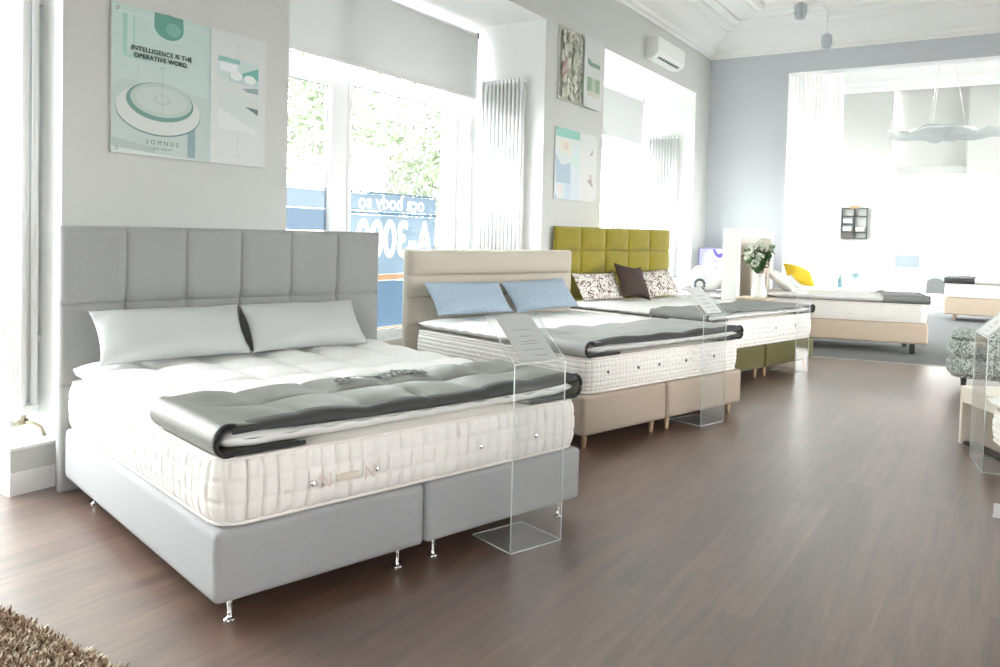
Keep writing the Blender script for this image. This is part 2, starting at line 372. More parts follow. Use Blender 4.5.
# radiators on the reveals, facing the bays
RAD = mat('radiator_enamel', (.86, .87, .87), .35)
def radiator(label, y, z0, z1, x1, n, dx):
    t = thing('column_radiator', label, 'radiator', (x1, y-.0, z0), 0, 'tall column radiators on the window reveals'); h = z1-z0
    for k in range(n):
        bm = bmesh.new()
        for yy in (-.055, -.115):
            tube(bm, [(-k*dx, yy, .02), (-k*dx, yy, h-.02)], dx*.36, 10)
        box(bm, -k*dx-dx*.42, -k*dx+dx*.42, -.135, -.035, 0, .05, .012, 2); box(bm, -k*dx-dx*.42, -k*dx+dx*.42, -.135, -.035, h-.05, h, .012, 2)
        from_bm('column', bm, RAD, t)
    for k in (1, n-2):
        for zz in (.4, h-.4): bx('wall_bracket', -k*dx-.015, -k*dx+.015, -.05, 0, zz-.02, zz+.02, RAD, t)
    return t
rad0 = radiator('tall white column radiator at the left edge above the boxed plinth', 2.41, .37, 3.0, -4.44, 14, .048)
bm = bmesh.new(); tube(bm, [(-.05, -.085, 0), (-.05, -.085, -.05)], .014, 10); tube(bm, [(-.05, -.085, -.05), (.03, -.075, -.045), (.055, -.045, -.07), (.06, -.03, -.118)], .008, 8)
tube(bm, [(-.06, -.13, -.055), (-.05, -.06, -.05)], .016, 10)
from_bm('valve', bm, mat('aged_brass', (.42, .36, .26), .35, .8), rad0)
bm = bmesh.new(); tube(bm, [(-.09, -.13, -.06), (-.20, -.165, -.07)], [.024, .02], 14); from_bm('valve_cap', bm, RAD, rad0)
radiator('tall white column radiator in the large window bay behind the sand headboard', 7.66, .30, 3.10, -4.50, 11, .05)
radiator('tall white column radiator in the far window bay behind the olive headboard', 12.605, .30, 3.06, -4.54, 10, .05)

# far room
slab('wall_far', [(-5.5, -3.4, 20.0, 20.3, 0, 5.2), (-3.4, -2.26, 19.9, 20.3, 0, 5.2), (-2.26, -.78, 20.45, 20.7, 2.98, 5.2), (-2.26, -.78, 20.45, 20.7, 0, .2), (-.78, 6.5, 20.1, 20.7, 0, 5.2)], FARW)
slab('wall_far_left', [(-4.6, -4.3, 13.62, 14.6, 0, 5.2), (-4.6, -4.3, 18.6, 20, 0, 5.2), (-4.6, -4.3, 14.6, 18.6, 4.1, 5.2), (-4.6, -4.3, 14.6, 18.6, 0, .6)], FARW)
slab('wall_far_right', [(6.2, 6.5, 13.62, 20.1, 0, .6), (6.2, 6.5, 13.62, 20.1, 4.1, 5.2), (6.2, 6.5, 16.5, 17.2, .6, 4.1)], FARW)  # unseen side; tall openings added to brighten the far room
slab('ceiling', [(-4.6, 6.5, 13.62, 20.7, 5.0, 5.2)], CEIL)
moulding('trim_6', [(0, 4.80), (.03, 4.80), (.06, 4.88), (.16, 4.93), (.2, 5.01), (0, 5.01)], -4.3, 6.2, 13.62, 19.9, CEIL)
wf = window(5, 0, 0, 1, 0, 1, [], []); bpy.data.objects.remove(wf)
bm = bmesh.new()
for q in ((-2.26, -2.16, .2, 2.98), (-.88, -.78, .2, 2.98), (-2.16, -.88, .2, .3), (-2.16, -.88, 2.88, 2.98), (-1.55, -1.50, .3, 2.88)): box(bm, q[0], q[1], 20.5, 20.58, q[2], q[3])
wf = struct(from_bm('window_5', bm, FR)); bx('pane', -2.2, -.84, 20.535, 20.541, .3, 2.88, GLASS, wf)
bm = bmesh.new()
for q in ((14.6, 14.7, .6, 4.1), (18.5, 18.6, .6, 4.1), (14.7, 18.5, .6, .7), (14.7, 18.5, 4.0, 4.1), (16.55, 16.65, .7, 4.0), (14.7, 16.55, 2.9, 2.98), (16.65, 18.5, 2.9, 2.98)): box(bm, -4.5, -4.4, *q)
wg = struct(from_bm('window_6', bm, FR)); bx('pane', -4.455, -4.449, 14.65, 18.55, .65, 4.05, GLASS, wg)
# boxed blind above the far window
t = thing('blind_box', 'white boxed blind above the doorway-tall window at the far end', 'blind', (-1.5, 20.38, 3.05))
bx('cassette', -.76, .72, -.06, .06, -.06, .10, FARW, t, .01); bx('fold', -.74, .70, -.02, .02, -.10, -.06, W_WHITE, t)
# the curtain behind the opening
CURT = sheer_mat('sheer_white_voile', (.96, .96, .95), .3, .6)
def curtain():
    t = thing('sheer_curtain', 'floor-length sheer white pleated curtain hanging just behind the wide opening', 'curtain', (-2.7, 13.78, 0))
    v = []; f = []; nx = 220; nz = 24; w = .86
    for j in range(nz+1):
        z = .04+4.12*j/nz
        for i in range(nx+1):
            u = i/nx; a = .035*(1-.3*j/nz)
            v.append((-.42+w*u+.01*math.sin(z*2+u*9), a*math.sin(u*2*PI*13+.5*math.sin(z*.8+u*4))+a*.4*math.sin(u*2*PI*29+z*.3), z))
    for j in range(nz):
        for i in range(nx): a = j*(nx+1)+i; f.append((a, a+1, a+nx+2, a+nx+1))
    pyd('voile', v, f, CURT, t)
    bx('curtain_rail', -.5, 1.1, -.02, .02, 4.16, 4.19, W_WHITE, t)
curtain()

# outside -----------------------------------------------------------
ASPH = mat('pale_pavement', (.20, .20, .20), .9, noise=.1, nscale=3)
struct(bx('ground', -60, 60, -40, 80, -.35, -.30, ASPH))
LEAF = mat('spring_leaves', (.17, .21, .13), .7, noise=.35, nscale=2)
BARK = mat('tree_bark', (.32, .31, .30), .9, noise=.3, nscale=9, bump=.6, bscale=20)
def tree(label, x, y, h, r_, seed):
    rnd = random.Random(seed); t = thing('tree', label, 'tree', (x, y, -.3), 0, None)
    bm = bmesh.new(); tube(bm, [(0, 0, 0), (.05, .05, h*.25), (-.1, .1, h*.45)], [.28, .2, .14], 12)
    tips = []
    for k in range(9):
        a = k*2.4; e = Vector((math.cos(a)*r_*.65, math.sin(a)*r_*.65, h*(.36+.54*rnd.random()))); s = Vector((-.05, .05, h*(.25+.02*k)))
        tube(bm, [s, (s+e)/2+Vector((0, 0, .4)), e], [.09, .06, .02], 7); tips.append(e)
    from_bm('trunk', bm, BARK, t)
    v = []; f = []
    cl = [(e+Vector((rnd.gauss(0, .5), rnd.gauss(0, .5), rnd.gauss(0, .5))), r_*rnd.uniform(.25, .45)) for e in tips for _ in range(3)]
    for k in range(9000):
        c, q = cl[rnd.randrange(len(cl))]
        d = Vector((rnd.gauss(0, 1), rnd.gauss(0, 1), rnd.gauss(0, 1))).normalized()*q*rnd.random()**.4
        p = c+d; a = Vector((rnd.gauss(0, 1), rnd.gauss(0, 1), rnd.gauss(0, 1))).normalized(); b = a.cross(Vector((rnd.random(), rnd.random(), rnd.random()))).normalized()
        s = rnd.uniform(.06, .12); i = len(v)
        v += [p-a*s, p+b*s*.5, p+a*s, p-b*s*.5]; f.append((i, i+1, i+2, i+3))
    pyd('foliage', v, f, LEAF, t, False)
tree('pale sunlit leafy tree outside the large shop window', -11.5, 13.6, 7.0, 3.4, 3)
tree('pale leafy tree outside the narrow left sash of the shop window', -15.5, 5.6, 6.0, 2.0, 8)
def facade():
    t = thing('building', 'pale pink town building seen faintly through the far window', 'building', (-3.0, 42, -.3))
    bx('wall', -3.2, 3.2, 0, 6, 0, 6.3, mat('pink_render', (.20, .165, .16), .9), t)
    for i in range(3):
        for j in range(2): bx('window', -2.4+i*1.9, -1.4+i*1.9, -.05, .05, .9+j*2.6, 2.4+j*2.6, mat('house_glass', (.17, .14, .14), .6), t)
    v = [(-3.5, -.3, 6.3), (3.5, -.3, 6.3), (3.5, 6.3, 6.3), (-3.5, 6.3, 6.3), (0, 1.5, 8.6), (0, 4.5, 8.6)]
    pyd('roof', v, [(0, 1, 4), (1, 2, 5, 4), (2, 3, 5), (3, 0, 4, 5), (3, 2, 1, 0)], mat('roof_tile', (.14, .10, .09), .9), t, False)
facade()
def parked_car():
    t = thing('car', 'light blue parked car outside the far window', 'car', (-3.1, 30, -.3), 0)
    prof = [(-2.0, .35), (-2.05, .8), (-1.5, .95), (-.9, 1.42), (.7, 1.45), (1.4, .98), (2.0, .85), (2.05, .35)]
    v = [(x, y, z) for y in (-.8, .8) for x, z in prof]; n = len(prof)
    f = [tuple(range(n)), tuple(range(2*n-1, n-1, -1))]+[(i, (i+1) % n, n+(i+1) % n, n+i)[::-1] for i in range(n)]
    pyd('body', v, f, mat('car_blue', (.11, .16, .19), .3), t, False)
    bm = bmesh.new(); tube(bm, [(-1.25, -.83, .32), (-1.25, .83, .32)], .33, 20); from_bm('wheel', bm, mat('tyre', (.03, .03, .03), .7), t)
    bm = bmesh.new(); tube(bm, [(1.25, -.83, .32), (1.25, .83, .32)], .33, 20); from_bm('wheel', bm, mat('tyre', (0, 0, 0)), t)
    bx('side_glass', -.8, .75, -.815, .815, .98, 1.34, mat('car_glass', (.06, .07, .08), .1), t)
parked_car()

# ================================================================ BEDS
def headboard(name, W, H, T, xs, zs, puff, sharp, m, parent, z0=0.0, edge=.02, x_face=0.0, tuft=0.0):
    """front face (towards +x) tufted in cells between the seams xs (along y) and zs"""
    def fine(a, b, s, k):
        pts = []
        for i in range(len(s)-1):
            for q in range(k):
                u = q/k; u = .5-.5*math.cos(PI*u)*(abs(math.cos(PI*u))**-.35 if abs(math.cos(PI*u)) > 1e-6 else 0)
                pts.append((s[i]+(s[i+1]-s[i])*min(max(u, 0), 1), i, min(max(u, 0), 1)))
        pts.append((s[-1], len(s)-2, 1.0)); return pts
    ys = fine(0, 0, xs, 14); zz = fine(0, 0, zs, 14); v = []; f = []
    P = lambda u: (max(0., 1-abs(2*u-1)**sharp))**.5
    for z, kz, uz in zz:
        for y, ky, uy in ys:
            d = puff*(P(uy)*P(uz))
            # every outer edge is rounded over
            de = min(y-xs[0], xs[-1]-y, zs[-1]-z+0.0)
            er = edge*(1-math.sqrt(max(0., 1-(1-min(de/edge, 1))**2)))
            if tuft:
                dd = min(math.hypot(y-a, z-b) for a in xs[1:-1] for b in zs[1:-1]); d -= tuft*math.exp(-(dd/.035)**2)
            v.append((x_face-puff+d-er, y, z))
    ny = len(ys); nz = len(zz)
    for j in range(nz-1):
        for i in range(ny-1): a = j*ny+i; f.append((a, a+1, a+ny+1, a+ny))
    # sides and back
    o = len(v)
    for z, _, _ in zz:
        for y, _, _ in ys: v.append((x_face-T, y, z))
    for j in range(nz-1):
        for i in range(ny-1): a = o+j*ny+i; f.append((a, a+ny, a+ny+1, a+1))
    for i in range(ny-1):
        f.append((i+1, i, o+i, o+i+1)); a = (nz-1)*ny+i; f.append((a, a+1, o+a+1, o+a))
    for j in range(nz-1):
        a = j*ny; f.append((a, a+ny, o+a+ny, o+a)); a = j*ny+ny-1; f.append((a+ny, a, o+a, o+a+ny))
    return pyd(name, v, f, m, parent, True)

def legs_chrome(parent, x, y, h):
    t = lathe('leg', [(.021, 0), (.021, .005), (.012, .008), (.007, .016), (.009, h*.6), (.014, h)], CHROME, parent, 20, (x, y, 0)); return t
WOODL = mat('light_beech', (.50, .34, .20), .5)
def legs_wood(parent, x, y, h):
    return lathe('leg', [(.011, 0), (.013, .004), (.022, h)], WOODL, parent, 16, (x, y, 0))
def legs_dark(parent, x, y, h): return bx('leg', x-.03, x+.03, y-.03, y+.03, 0, h, mat('black_wood', (.02, .02, .02), .4), parent, .005)
def bed_frame(label, loc, rz, hbf, F, W, z0, z1, mb, legf, split=0., L0=0.01, group=None, single=False):
    t = thing('bed', label, 'bed', loc, rz, group)
    hbf(t)
    parts = [(-W/2, W/2)] if single else [(-W/2, split-.004), (split+.004, W/2)]
    for a, b in parts:
        bm = bmesh.new(); box(bm, L0, F, a, b, z0, z1, .035, 4)
        for vv in bm.verts:
            pass
        base = from_bm('base', bm, mb, t, True)
        for y in (a+.08, b-.10):
            for x in (F-(.17 if single else .06), L0+.25): legf(base, x, y, z0+.012)
    return t

def rrect(x0, x1, y0, y1, r, step):
    """points along a rounded rectangle with outward normals and arc length"""
    out = []; s = 0.
    segs = [((x1, y0+r), (x1, y1-r), (1, 0)), ('c', (x1-r, y1-r), 0), ((x1-r, y1), (x0+r, y1), (0, 1)), ('c', (x0+r, y1-r), 90),
            ((x0, y1-r), (x0, y0+r), (-1, 0)), ('c', (x0+r, y0+r), 180), ((x0+r, y0), (x1-r, y0), (0, -1)), ('c', (x1-r, y0+r), 270)]
    for g in segs:
        if g[0] == 'c':
            n = max(4, int(r*PI/2/step))
            for k in range(n):
                a = R(g[2]+90*k/n); out.append((g[1][0]+r*math.cos(a), g[1][1]+r*math.sin(a), math.cos(a), math.sin(a), s+r*PI/2*k/n))
            s += r*PI/2
        else:
            (ax, ay), (bx_, by_), nn = g; d = math.hypot(bx_-ax, by_-ay); n = max(1, int(d/step))
            for k in range(n): out.append((ax+(bx_-ax)*k/n, ay+(by_-ay)*k/n, nn[0], nn[1], s+d*k/n))
            s += d
    return out, s
def mattress(label, loc, rz, x0, x1, W, z0, z1, cell, rows, amp, zamp=1., corner=.09, cat='mattress', buttons=None, mbut=None, group=None):
    """tufted side border, taped edges; the top is covered by the topper"""
    t = thing('mattress', label, cat, (*loc[:2], z0), rz, group); h = z1-z0
    pts, S = rrect(x0, x1, -W/2, W/2, corner, cell/10); nc = round(S/cell); M_ = rows*8; n = len(pts); v = []; f = []
    rnd = random.Random(5)
    ph = [rnd.uniform(-.12, .12) for _ in range(nc+2)]
    for j in range(M_+1):
        w = j/M_; z = .012+(h-.024)*w
        for (x, y, nx_, ny_, s) in pts:
            c = s/S*nc; k = int(c); u = (c-k+ph[k % nc]*math.sin(w*PI*rows+.5)*.5) % 1
            pu = (1-abs(2*u-1)**5)**.5; pv = (1-abs(2*((w*rows) % 1)-1)**4)**.5 if w < 1 else 0
            d = amp*(pu*(1-zamp+zamp*pv)) + .010*math.sin(PI*w) - .012*(abs(2*w-1)**6)
            v.append((x+nx_*d, y+ny_*d, z))
    for j in range(M_):
        for i in range(n): a = j*n+i; b = j*n+(i+1) % n; f.append((a, b, b+n, a+n))
    f.append(tuple(range(n))[::-1]); f.append(tuple(M_*n+i for i in range(n)))
    pyd('border', v, f, TICK, t, True)
    for zz in (.012, h-.014):
        bm = bmesh.new(); P2, _ = rrect(x0-.002, x1+.002, -W/2-.002, W/2+.002, corner, .03)
        v = []; f = []; q = 8
        for (x, y, nx_, ny_, s) in P2:
            for k in range(q): a = 2*PI*k/q; v.append((x+nx_*.010*math.cos(a), y+ny_*.010*math.cos(a), zz+.009*math.sin(a)))
        for i in range(len(P2)):
            for k in range(q): j2 = (i+1) % len(P2); f.append((i*q+k, j2*q+k, j2*q+(k+1) % q, i*q+(k+1) % q))
        bm.free(); pyd('piping', v, f, TICKP, t, True)
    for (y, z) in (buttons or []):
        o = lathe('vent_button', [(.002, .000), (.010, .0), (.012, .004), (.006, .007), (.0, .007)], mbut or CHROME, None, 14)
        o.data.transform(Matrix.Rotation(PI/2, 4, 'Y')); o.data.transform(Matrix.Translation((x1+amp+.010, y, z-z0))); o.parent = t
    return t

class Topper:
    """quilted overlay; knows its own top surface so that runners can lie on it"""
    def __init__(s, x0, x1, W, z0, z1, qx, qy, amp, seed=1, edge=14):
        s.x0, s.x1, s.W, s.z0, s.z1, s.qx, s.qy, s.amp = x0, x1, W, z0, z1, qx, qy, amp; s.cx = (x0+x1)/2; s.hx = (x1-x0)/2; s.hy = W/2; s.e = edge
        s.rnd = random.Random(seed); s.ph = [s.rnd.uniform(0, 6) for _ in range(6)]
    def top(s, x, y):
        u = (x-s.cx)/s.hx; w = y/s.hy
        e = math.sqrt(max(0, 1-abs(u)**s.e))*math.sqrt(max(0, 1-abs(w)**s.e)); h = (s.z1-s.z0)/2
        q = (abs(math.sin(PI*s.qx*(u+1)/2))*abs(math.sin(PI*s.qy*(w+1)/2)))**.38
        wob = .006*math.sin(3*x+s.ph[0])*math.sin(2.3*y+s.ph[1])+.004*math.sin(7*x+s.ph[2]+3*y)
        return s.z0+h+e*(h-s.amp+s.amp*q+wob)
    def build(s, label, loc, rz, m=COTTON, group=None):
        t = tag(bpy.data.objects.new('mattress_topper', None), label, 'mattress topper', group); C.objects.link(t)
        t.location = (*loc[:2], s.z0); t.rotation_euler = (0, 0, rz)
        nx, ny = 120, 120; v = []; f = []
        g = lambda k, n: (lambda a: math.copysign(1-(1-abs(a))**1.7, a))(2*k/n-1)
        for i in range(nx+1):
            for j in range(ny+1):
                u, w = g(i, nx), g(j, ny)
                rx = 1-.018*abs(w)**10; ry = 1-.018*abs(u)**10
                x = s.cx+s.hx*u*rx; y = s.hy*w*ry
                v.append((x, y, s.top(s.cx+s.hx*u, s.hy*w)-s.z0))
        o = len(v)
        for i in range(nx+1):
            for j in range(ny+1):
                u, w = g(i, nx), g(j, ny); rx = 1-.018*abs(w)**10; ry = 1-.018*abs(u)**10
                e = math.sqrt(max(0, 1-abs(u)**s.e))*math.sqrt(max(0, 1-abs(w)**s.e)); h = (s.z1-s.z0)/2
                pk = .004*math.sin(40*(u*s.hx+w*s.hy))*(1-e)
                v.append((s.cx+s.hx*u*rx, s.hy*w*ry, h-e*h+pk))
        for i in range(nx):
            for j in range(ny):
                a = i*(ny+1)+j; f.append((a, a+ny+1, a+ny+2, a+1)); f.append((o+a, o+a+1, o+a+ny+2, o+a+ny+1))
        pyd('quilted_cover', v, f, m, t, True)
        return t
    def runner(s, label, loc, rz, xb, m=RUNG, drop=.055, wrap=.30, textstr=None, group=None, xe=None, over=.010):
        """foot protector: a sleeve folded round both sides of the topper, open at the foot"""
        t = thing('bed_runner', label, 'bed runner', (*loc[:2], s.z0), rz, group)
        h = s.z1-s.z0; xe = xe if xe is not None else s.x1+.012; ya = s.hy-.03
        def rest(x, y):      # height of the cloth: it bridges the quilting
            zt = s.top(min(x, s.x1-.03), max(-s.hy+.06, min(s.hy-.06, y)))-s.z0
            return zt+.35*max(0, h-.004-zt)+.012+.006*math.sin(5*y+x*9)+.005*math.sin(13*y-x*6+1.3)*math.sin(x*11)+.0025*math.sin(31*x+9*y)*math.sin(4*y+2)+.005
        def sec(x):          # cross-section: under left, round the side, across the top, round the right side, under
            p = []
            R_ = h/2+.006
            n = 10
            for k in range(n): p.append((-ya+wrap-(wrap)*k/n, -.000+.003))
            for k in range(13):
                a = -PI/2-PI*k/12; p.append((-ya+(over+.035)*math.cos(a)*1.0, h/2+.004+(h/2+.004)*math.sin(a)))
            m_ = 70
            for k in range(1, m_):
                y = -ya+2*ya*k/m_
                bl = min(1, min(k, m_-k)/6)
                p.append((y, (h+.008)*(1-bl)+bl*rest(x, y)))
            for k in range(13):
                a = PI/2-PI*k/12; p.append((ya+(over+.035)*math.cos(a), h/2+.004+(h/2+.004)*math.sin(a)))
            for k in range(1, n+1): p.append((ya-wrap*k/n, .003))
            return p
        nx = 44; v = []; f = []
        L = xe-xb
        for i in range(nx+1):
            u = i/nx; x = xb+L*u
            S = sec(x); n = len(S)
            lip = max(0, 1-u*L/.035)
            for k, (y, z) in enumerate(S):
                fr = .06*max(0, (1-u))*(-1 if y < 0 else 1)*0
                xx = x+.018*math.sin(3.1*y+1)*(1-u)+.012*math.sin(9*y)*(1-u)
                inner = 23 <= k < n-23
                v.append((xx, y, z-(.016*(1-math.sqrt(max(0, 1-lip**2))) if inner else 0)))
        for i in range(nx):
            for k in range(n-1): a = i*n+k; f.append((a, a+n, a+n+1, a+1))
        o = pyd('cover', v, f, m, t, True)
        sm = o.modifiers.new('thickness', 'SOLIDIFY'); sm.thickness = .007; sm.offset = 1
        # binding that outlines the open end
        S = sec(xe); bm = bmesh.new(); idx = [k for k in range(n) if (k <= 24 or k >= n-25)]
        A = [(xe+.002, *S[k]) for k in range(0, 24)]; B = [(xe+.002, *S[k]) for k in range(n-24, n)]
        bm.free()
        for pa in (A, B):
            bm = bmesh.new(); tube(bm, [(x, y, z+.003) for x, y, z in pa], .0085, 8); from_bm('binding', bm, BLACKB, t)
        # charcoal foot band hanging over the front edge
        if drop:
            v = []; f = []; m_ = 90
            for k in range(m_+1):
                y = -ya+.01+(2*ya-.02)*k/m_; c = rest(xe, y)+.0075; e = math.sin(PI*min(1, max(0, k/m_)))**.3; dd = drop*(.30+.70*e)*(.8+.2*k/m_)
                zb = min(c-.02, h+.02-dd)
                for q, (dx, z) in enumerate(((-.05, c+.001), (-.02, c+.0005), (.000, c-.003), (.010, c-.010), (.015, c-.020), (.016, .5*(c-.02+zb)), (.016, zb))):
                    v.append((xe+dx, y, z))
            for k in range(m_):
                for q in range(6): a = k*7+q; f.append((a, a+1, a+8, a+7))
            o = pyd('foot_band', v, f, RUND, t, True)
            sm = o.modifiers.new('thickness', 'SOLIDIFY'); sm.thickness = .005; sm.offset = 1
        if textstr:
            def warp(c):
                return Vector((c.x, c.y, rest(c.x, c.y)+.019+c.z))
            text('lettering', textstr[0], textstr[1], INK, t, (textstr[2], textstr[3], 0), axes((0, 1, 0), (-1, 0, 0)), spacing=1.08, bold=.003, warp=warp)
        return t

def pillow(name, label, cat, bed, x, y, z, w, h, th, lean, twist=0., m=COTTON, group=None, seed=0, pinch=.05, yawl=0., flange=0.):
    """bed = (loc, rz); x,y,z of the centre of the lower edge, leaning back by `lean` from vertical"""
    rnd = random.Random(seed); n = 44; v = []; f = []
    ph = [rnd.uniform(0, 6.28) for _ in range(6)]
    def grid(sg):
        for i in range(n+1):
            for j in range(n+1):
                u = math.sin(PI/2*(2*i/n-1)); q = math.sin(PI/2*(2*j/n-1))
                px = u*w/2*(1-pinch*(1-q*q)*abs(u)**3*1.2); pz = h/2+q*h/2*(1-pinch*1.6*(1-u*u)*abs(q)**3)
                e = max(0, 1-abs(u)**2.6)**.55*max(0, 1-abs(q)**2.6)**.55
                t_ = th/2*e*(1+.10*math.sin(4*u+ph[0])*math.sin(3*q+ph[1]))
                cr = .006*math.sin(16*u+ph[2]+5*q)*(abs(u)**3)*e+.004*math.sin(14*q+ph[3]+8*u)*abs(u*q)
                v.append((px, sg*(t_+cr*1.0), pz))
    grid(1); o = len(v); grid(-1)
    for i in range(n):
        for j in range(n):
            a = i*(n+1)+j; f.append((a, a+1, a+n+2, a+n+1)); f.append((o+a, o+a+n+1, o+a+n+2, o+a+1))
    # x axis of the pillow = bed y, thickness axis = bed x
    loc, rz = bed
    c, s_ = math.cos(rz), math.sin(rz)
    wx = loc[0]+x*c-y*s_; wy = loc[1]+x*s_+y*c
    ob = pyd(name, v, f, m, None, True)
    bm = bmesh.new(); bm.from_mesh(ob.data); bmesh.ops.remove_doubles(bm, verts=bm.verts, dist=1e-5); bmesh.ops.recalc_face_normals(bm, faces=bm.faces); bm.to_mesh(ob.data); bm.free(); ob.data.shade_smooth()
    Rm = Matrix.Rotation(rz+yawl, 4, 'Z') @ Matrix.Rotation(-lean, 4, 'Y') @ Matrix.Rotation(twist, 4, 'X') @ Matrix.Rotation(-PI/2, 4, 'Z')
    ob.matrix_world = Matrix.Translation((wx, wy, z)) @ Rm
    tag(ob, label, cat, group)
    return ob

def card_stand(label, loc, rz, w=.30, d=.28, zf=.835, zt=1.03, dt=.22, card=(.50, .51, .50)):
    """Z-bent acrylic sheet: foot plate, upright, sloping reading plate with a printed card. Local +x points away from the bed."""
    t = thing('card_stand', label, 'display stand', loc, rz); th = .005
    pr_ = [(-d, th/2), (0, th/2), (0, zf), (-dt, zt)]
    def plate(name, x0, z0_, x1, z1_, m, parent, wy=w, off=0.):
        dx, dz = x1-x0, z1_-z0_; l = math.hypot(dx, dz); nx_, nz_ = -dz/l*th/2, dx/l*th/2
        v = []
        for sg in (-1, 1):
            for (a, b) in ((x0, z0_), (x1, z1_)):
                for y in (-wy/2, wy/2): v.append((a+sg*nx_+off*nx_, y, b+sg*nz_+off*nz_))
        return pyd(name, v, [(0, 1, 3, 2), (4, 6, 7, 5), (0, 4, 5, 1), (2, 3, 7, 6), (0, 2, 6, 4), (1, 5, 7, 3)], m, parent, False)
    plate('foot_plate', -d, .003, 0, .003, ACRYLF, t); plate('upright', 0, .0, 0, zf, ACRYL, t); tp = plate('reading_plate', 0, zf, -dt, zt, ACRYL, t, w+.02)
    bm = bmesh.new()
    for y in (-w/2, w/2):
        tube(bm, [(.0, y, .003), (.0, y, zf)], .0026, 6); tube(bm, [(.0, y, .004), (-d, y, .004)], .0022, 6); tube(bm, [(0, y, zf), (-dt, y, zt)], .0022, 6)
    tube(bm, [(.0, -w/2, .003), (.0, w/2, .003)], .003, 6); tube(bm, [(0, -w/2, zf), (0, w/2, zf)], .003, 6); tube(bm, [(-dt, -w/2, zt), (-dt, w/2, zt)], .0022, 6)
    tube(bm, [(-d, -w/2, .004), (-d, w/2, .004)], .0022, 6)
    from_bm('polished_edge', bm, ACEDGE, t)
    l = math.hypot(dt, zt-zf); ux, uz = -dt/l, (zt-zf)/l
    cw = w-.09
    v = []
    for a, b in ((.012, .004), (l-.012, .004), (.012, .005), (l-.012, .005)):
        for y in (-cw/2, cw/2): v.append((ux*a+uz*b, y+.0, zf+uz*a-ux*b))
    cd = pyd('printed_card', v, [(0, 1, 3, 2), (4, 6, 7, 5), (0, 4, 5, 1), (2, 3, 7, 6), (0, 2, 6, 4), (1, 5, 7, 3)], mat('card_%d' % int(card[0]*100), card, .5), t, False)
    bm = bmesh.new()
    rnd = random.Random(3)
    for k, (a, hw) in enumerate(((.035, .04), (.07, .06), (.105, .05), (.12, .045), (.15, .04), (.19, .05))):
        vs = [bm.verts.new((ux*q+uz*.0058, y+(.02 if k == 0 else 0), zf+uz*q-ux*.0058)) for q, y in ((a, -hw), (a, hw), (a+.0035, hw), (a+.0035, -hw))]; bm.faces.new(vs)
    from_bm('print', bm, mat('print_grey', (.25, .26, .26), .6), cd)
    return t

HB = {}
# ---- bed 1: grey
th1 = R(-15.5); BX1 = Vector((math.cos(th1), math.sin(th1))); BY1 = Vector((-math.sin(th1), math.cos(th1)))
def bedloc(x, y, off): p = Vector((x, y))+BY1*off; return (p.x, p.y, 0)
L1 = bedloc(-3.833, 3.301, -.07); B1 = (L1, th1)
xs1 = [-.957+i*1.957/6 for i in range(7)]
def hb1(t): headboard('headboard', 1.94, 1.395, .085, xs1, [0.0, .56, .985, 1.395], .020, 7, GREYFAB, t, edge=.018, tuft=.022)
bed_frame('large bed frame with tall grey stitched headboard and blue-grey bases on chrome feet', L1, th1, hb1, 1.905, 1.88, .085, .345, GREYBASE, legs_chrome, -.03)
mattress('deep ivory mattress with ribbed border and chrome vent buttons on the grey bed', L1, th1, .02, 1.885, 1.83, .345, .60, .060, 3, .020, .30, buttons=[(-.574, .455), (-.29, .46), (.26, .46), (.60, .458)])
T1 = Topper(.02, 1.875, 1.85, .602, .70, 6, 6, .042, 1, 22)
T1.build('thick white quilted topper on the grey bed', L1, th1)
T1.runner('grey satin bed runner with black lettering across the foot of the grey bed', L1, th1, 1.30, textstr=('dreamyboss', .098, 1.50, .03), drop=.06)
for y, s, lb in ((-.455, 1, 'silver-grey pillow on the grey bed, nearer the left radiator'), (.335, 2, 'silver-grey pillow on the grey bed, nearer the large window')):
    pillow('pillow', lb, 'pillow', B1, .30, y, .70, .80 if s == 1 else .76, .325, .16, R(38), 0, PILLOWG, 'silver-grey pillows on the grey bed', s)
# embroidered monogram and side handle on the foot border
mt = next(o for o in C.objects if o.name == 'mattress')
bx('handle', 1.913, 1.921, -.475, -.375, .095, .125, mat('handle_tan', (.72, .64, .54), .8), mt, .003)
PINK = mat('faint_pink_thread', (.74, .62, .58), .8)
for y in (-.525, -.325): text('monogram', 'N', .075, PINK, mt, (1.921, y, .085), axes((0, 1, 0), (0, 0, 1)), depth=.001)
# ---- bed 2: sand
L2 = bedloc(-3.833, 6.251, -.11); B2 = (L2, th1)
def hb2(t): headboard('headboard', 2.02, 1.262, .10, [-.975, 1.025], [0.0, .40, .63, .865, 1.045, 1.262], .042, 4, BEIGE, t, edge=.04)
bed_frame('bed frame with sand headboard in horizontal rolls and beige bases on wooden feet', L2, th1, hb2, 1.905, 1.92, .09, .36, BEIGEB, legs_wood, -.05)
DKB = mat('dark_button', (.10, .10, .12), .4)
m2 = mattress('ivory mattress with fine checked tufting on the sand bed', L2, th1, .02, 1.885, 1.85, .36, .61, .038, 7, .011, 1., buttons=[(-.725, .50), (-.40, .50), (-.16, .50), (.17, .50), (.54, .50)], mbut=DKB)
T2 = Topper(.02, 1.89, 1.87, .612, .70, 5, 5, .024, 2)
T2.build('white topper on the sand bed', L2, th1)
T2.runner('pale grey bed runner with black corners across the foot of the sand bed', L2, th1, 1.22, m=mat('light_grey_satin', (.36, .365, .36), .5, noise=.15, nscale=6, bump=.35, bscale=40), drop=.05)
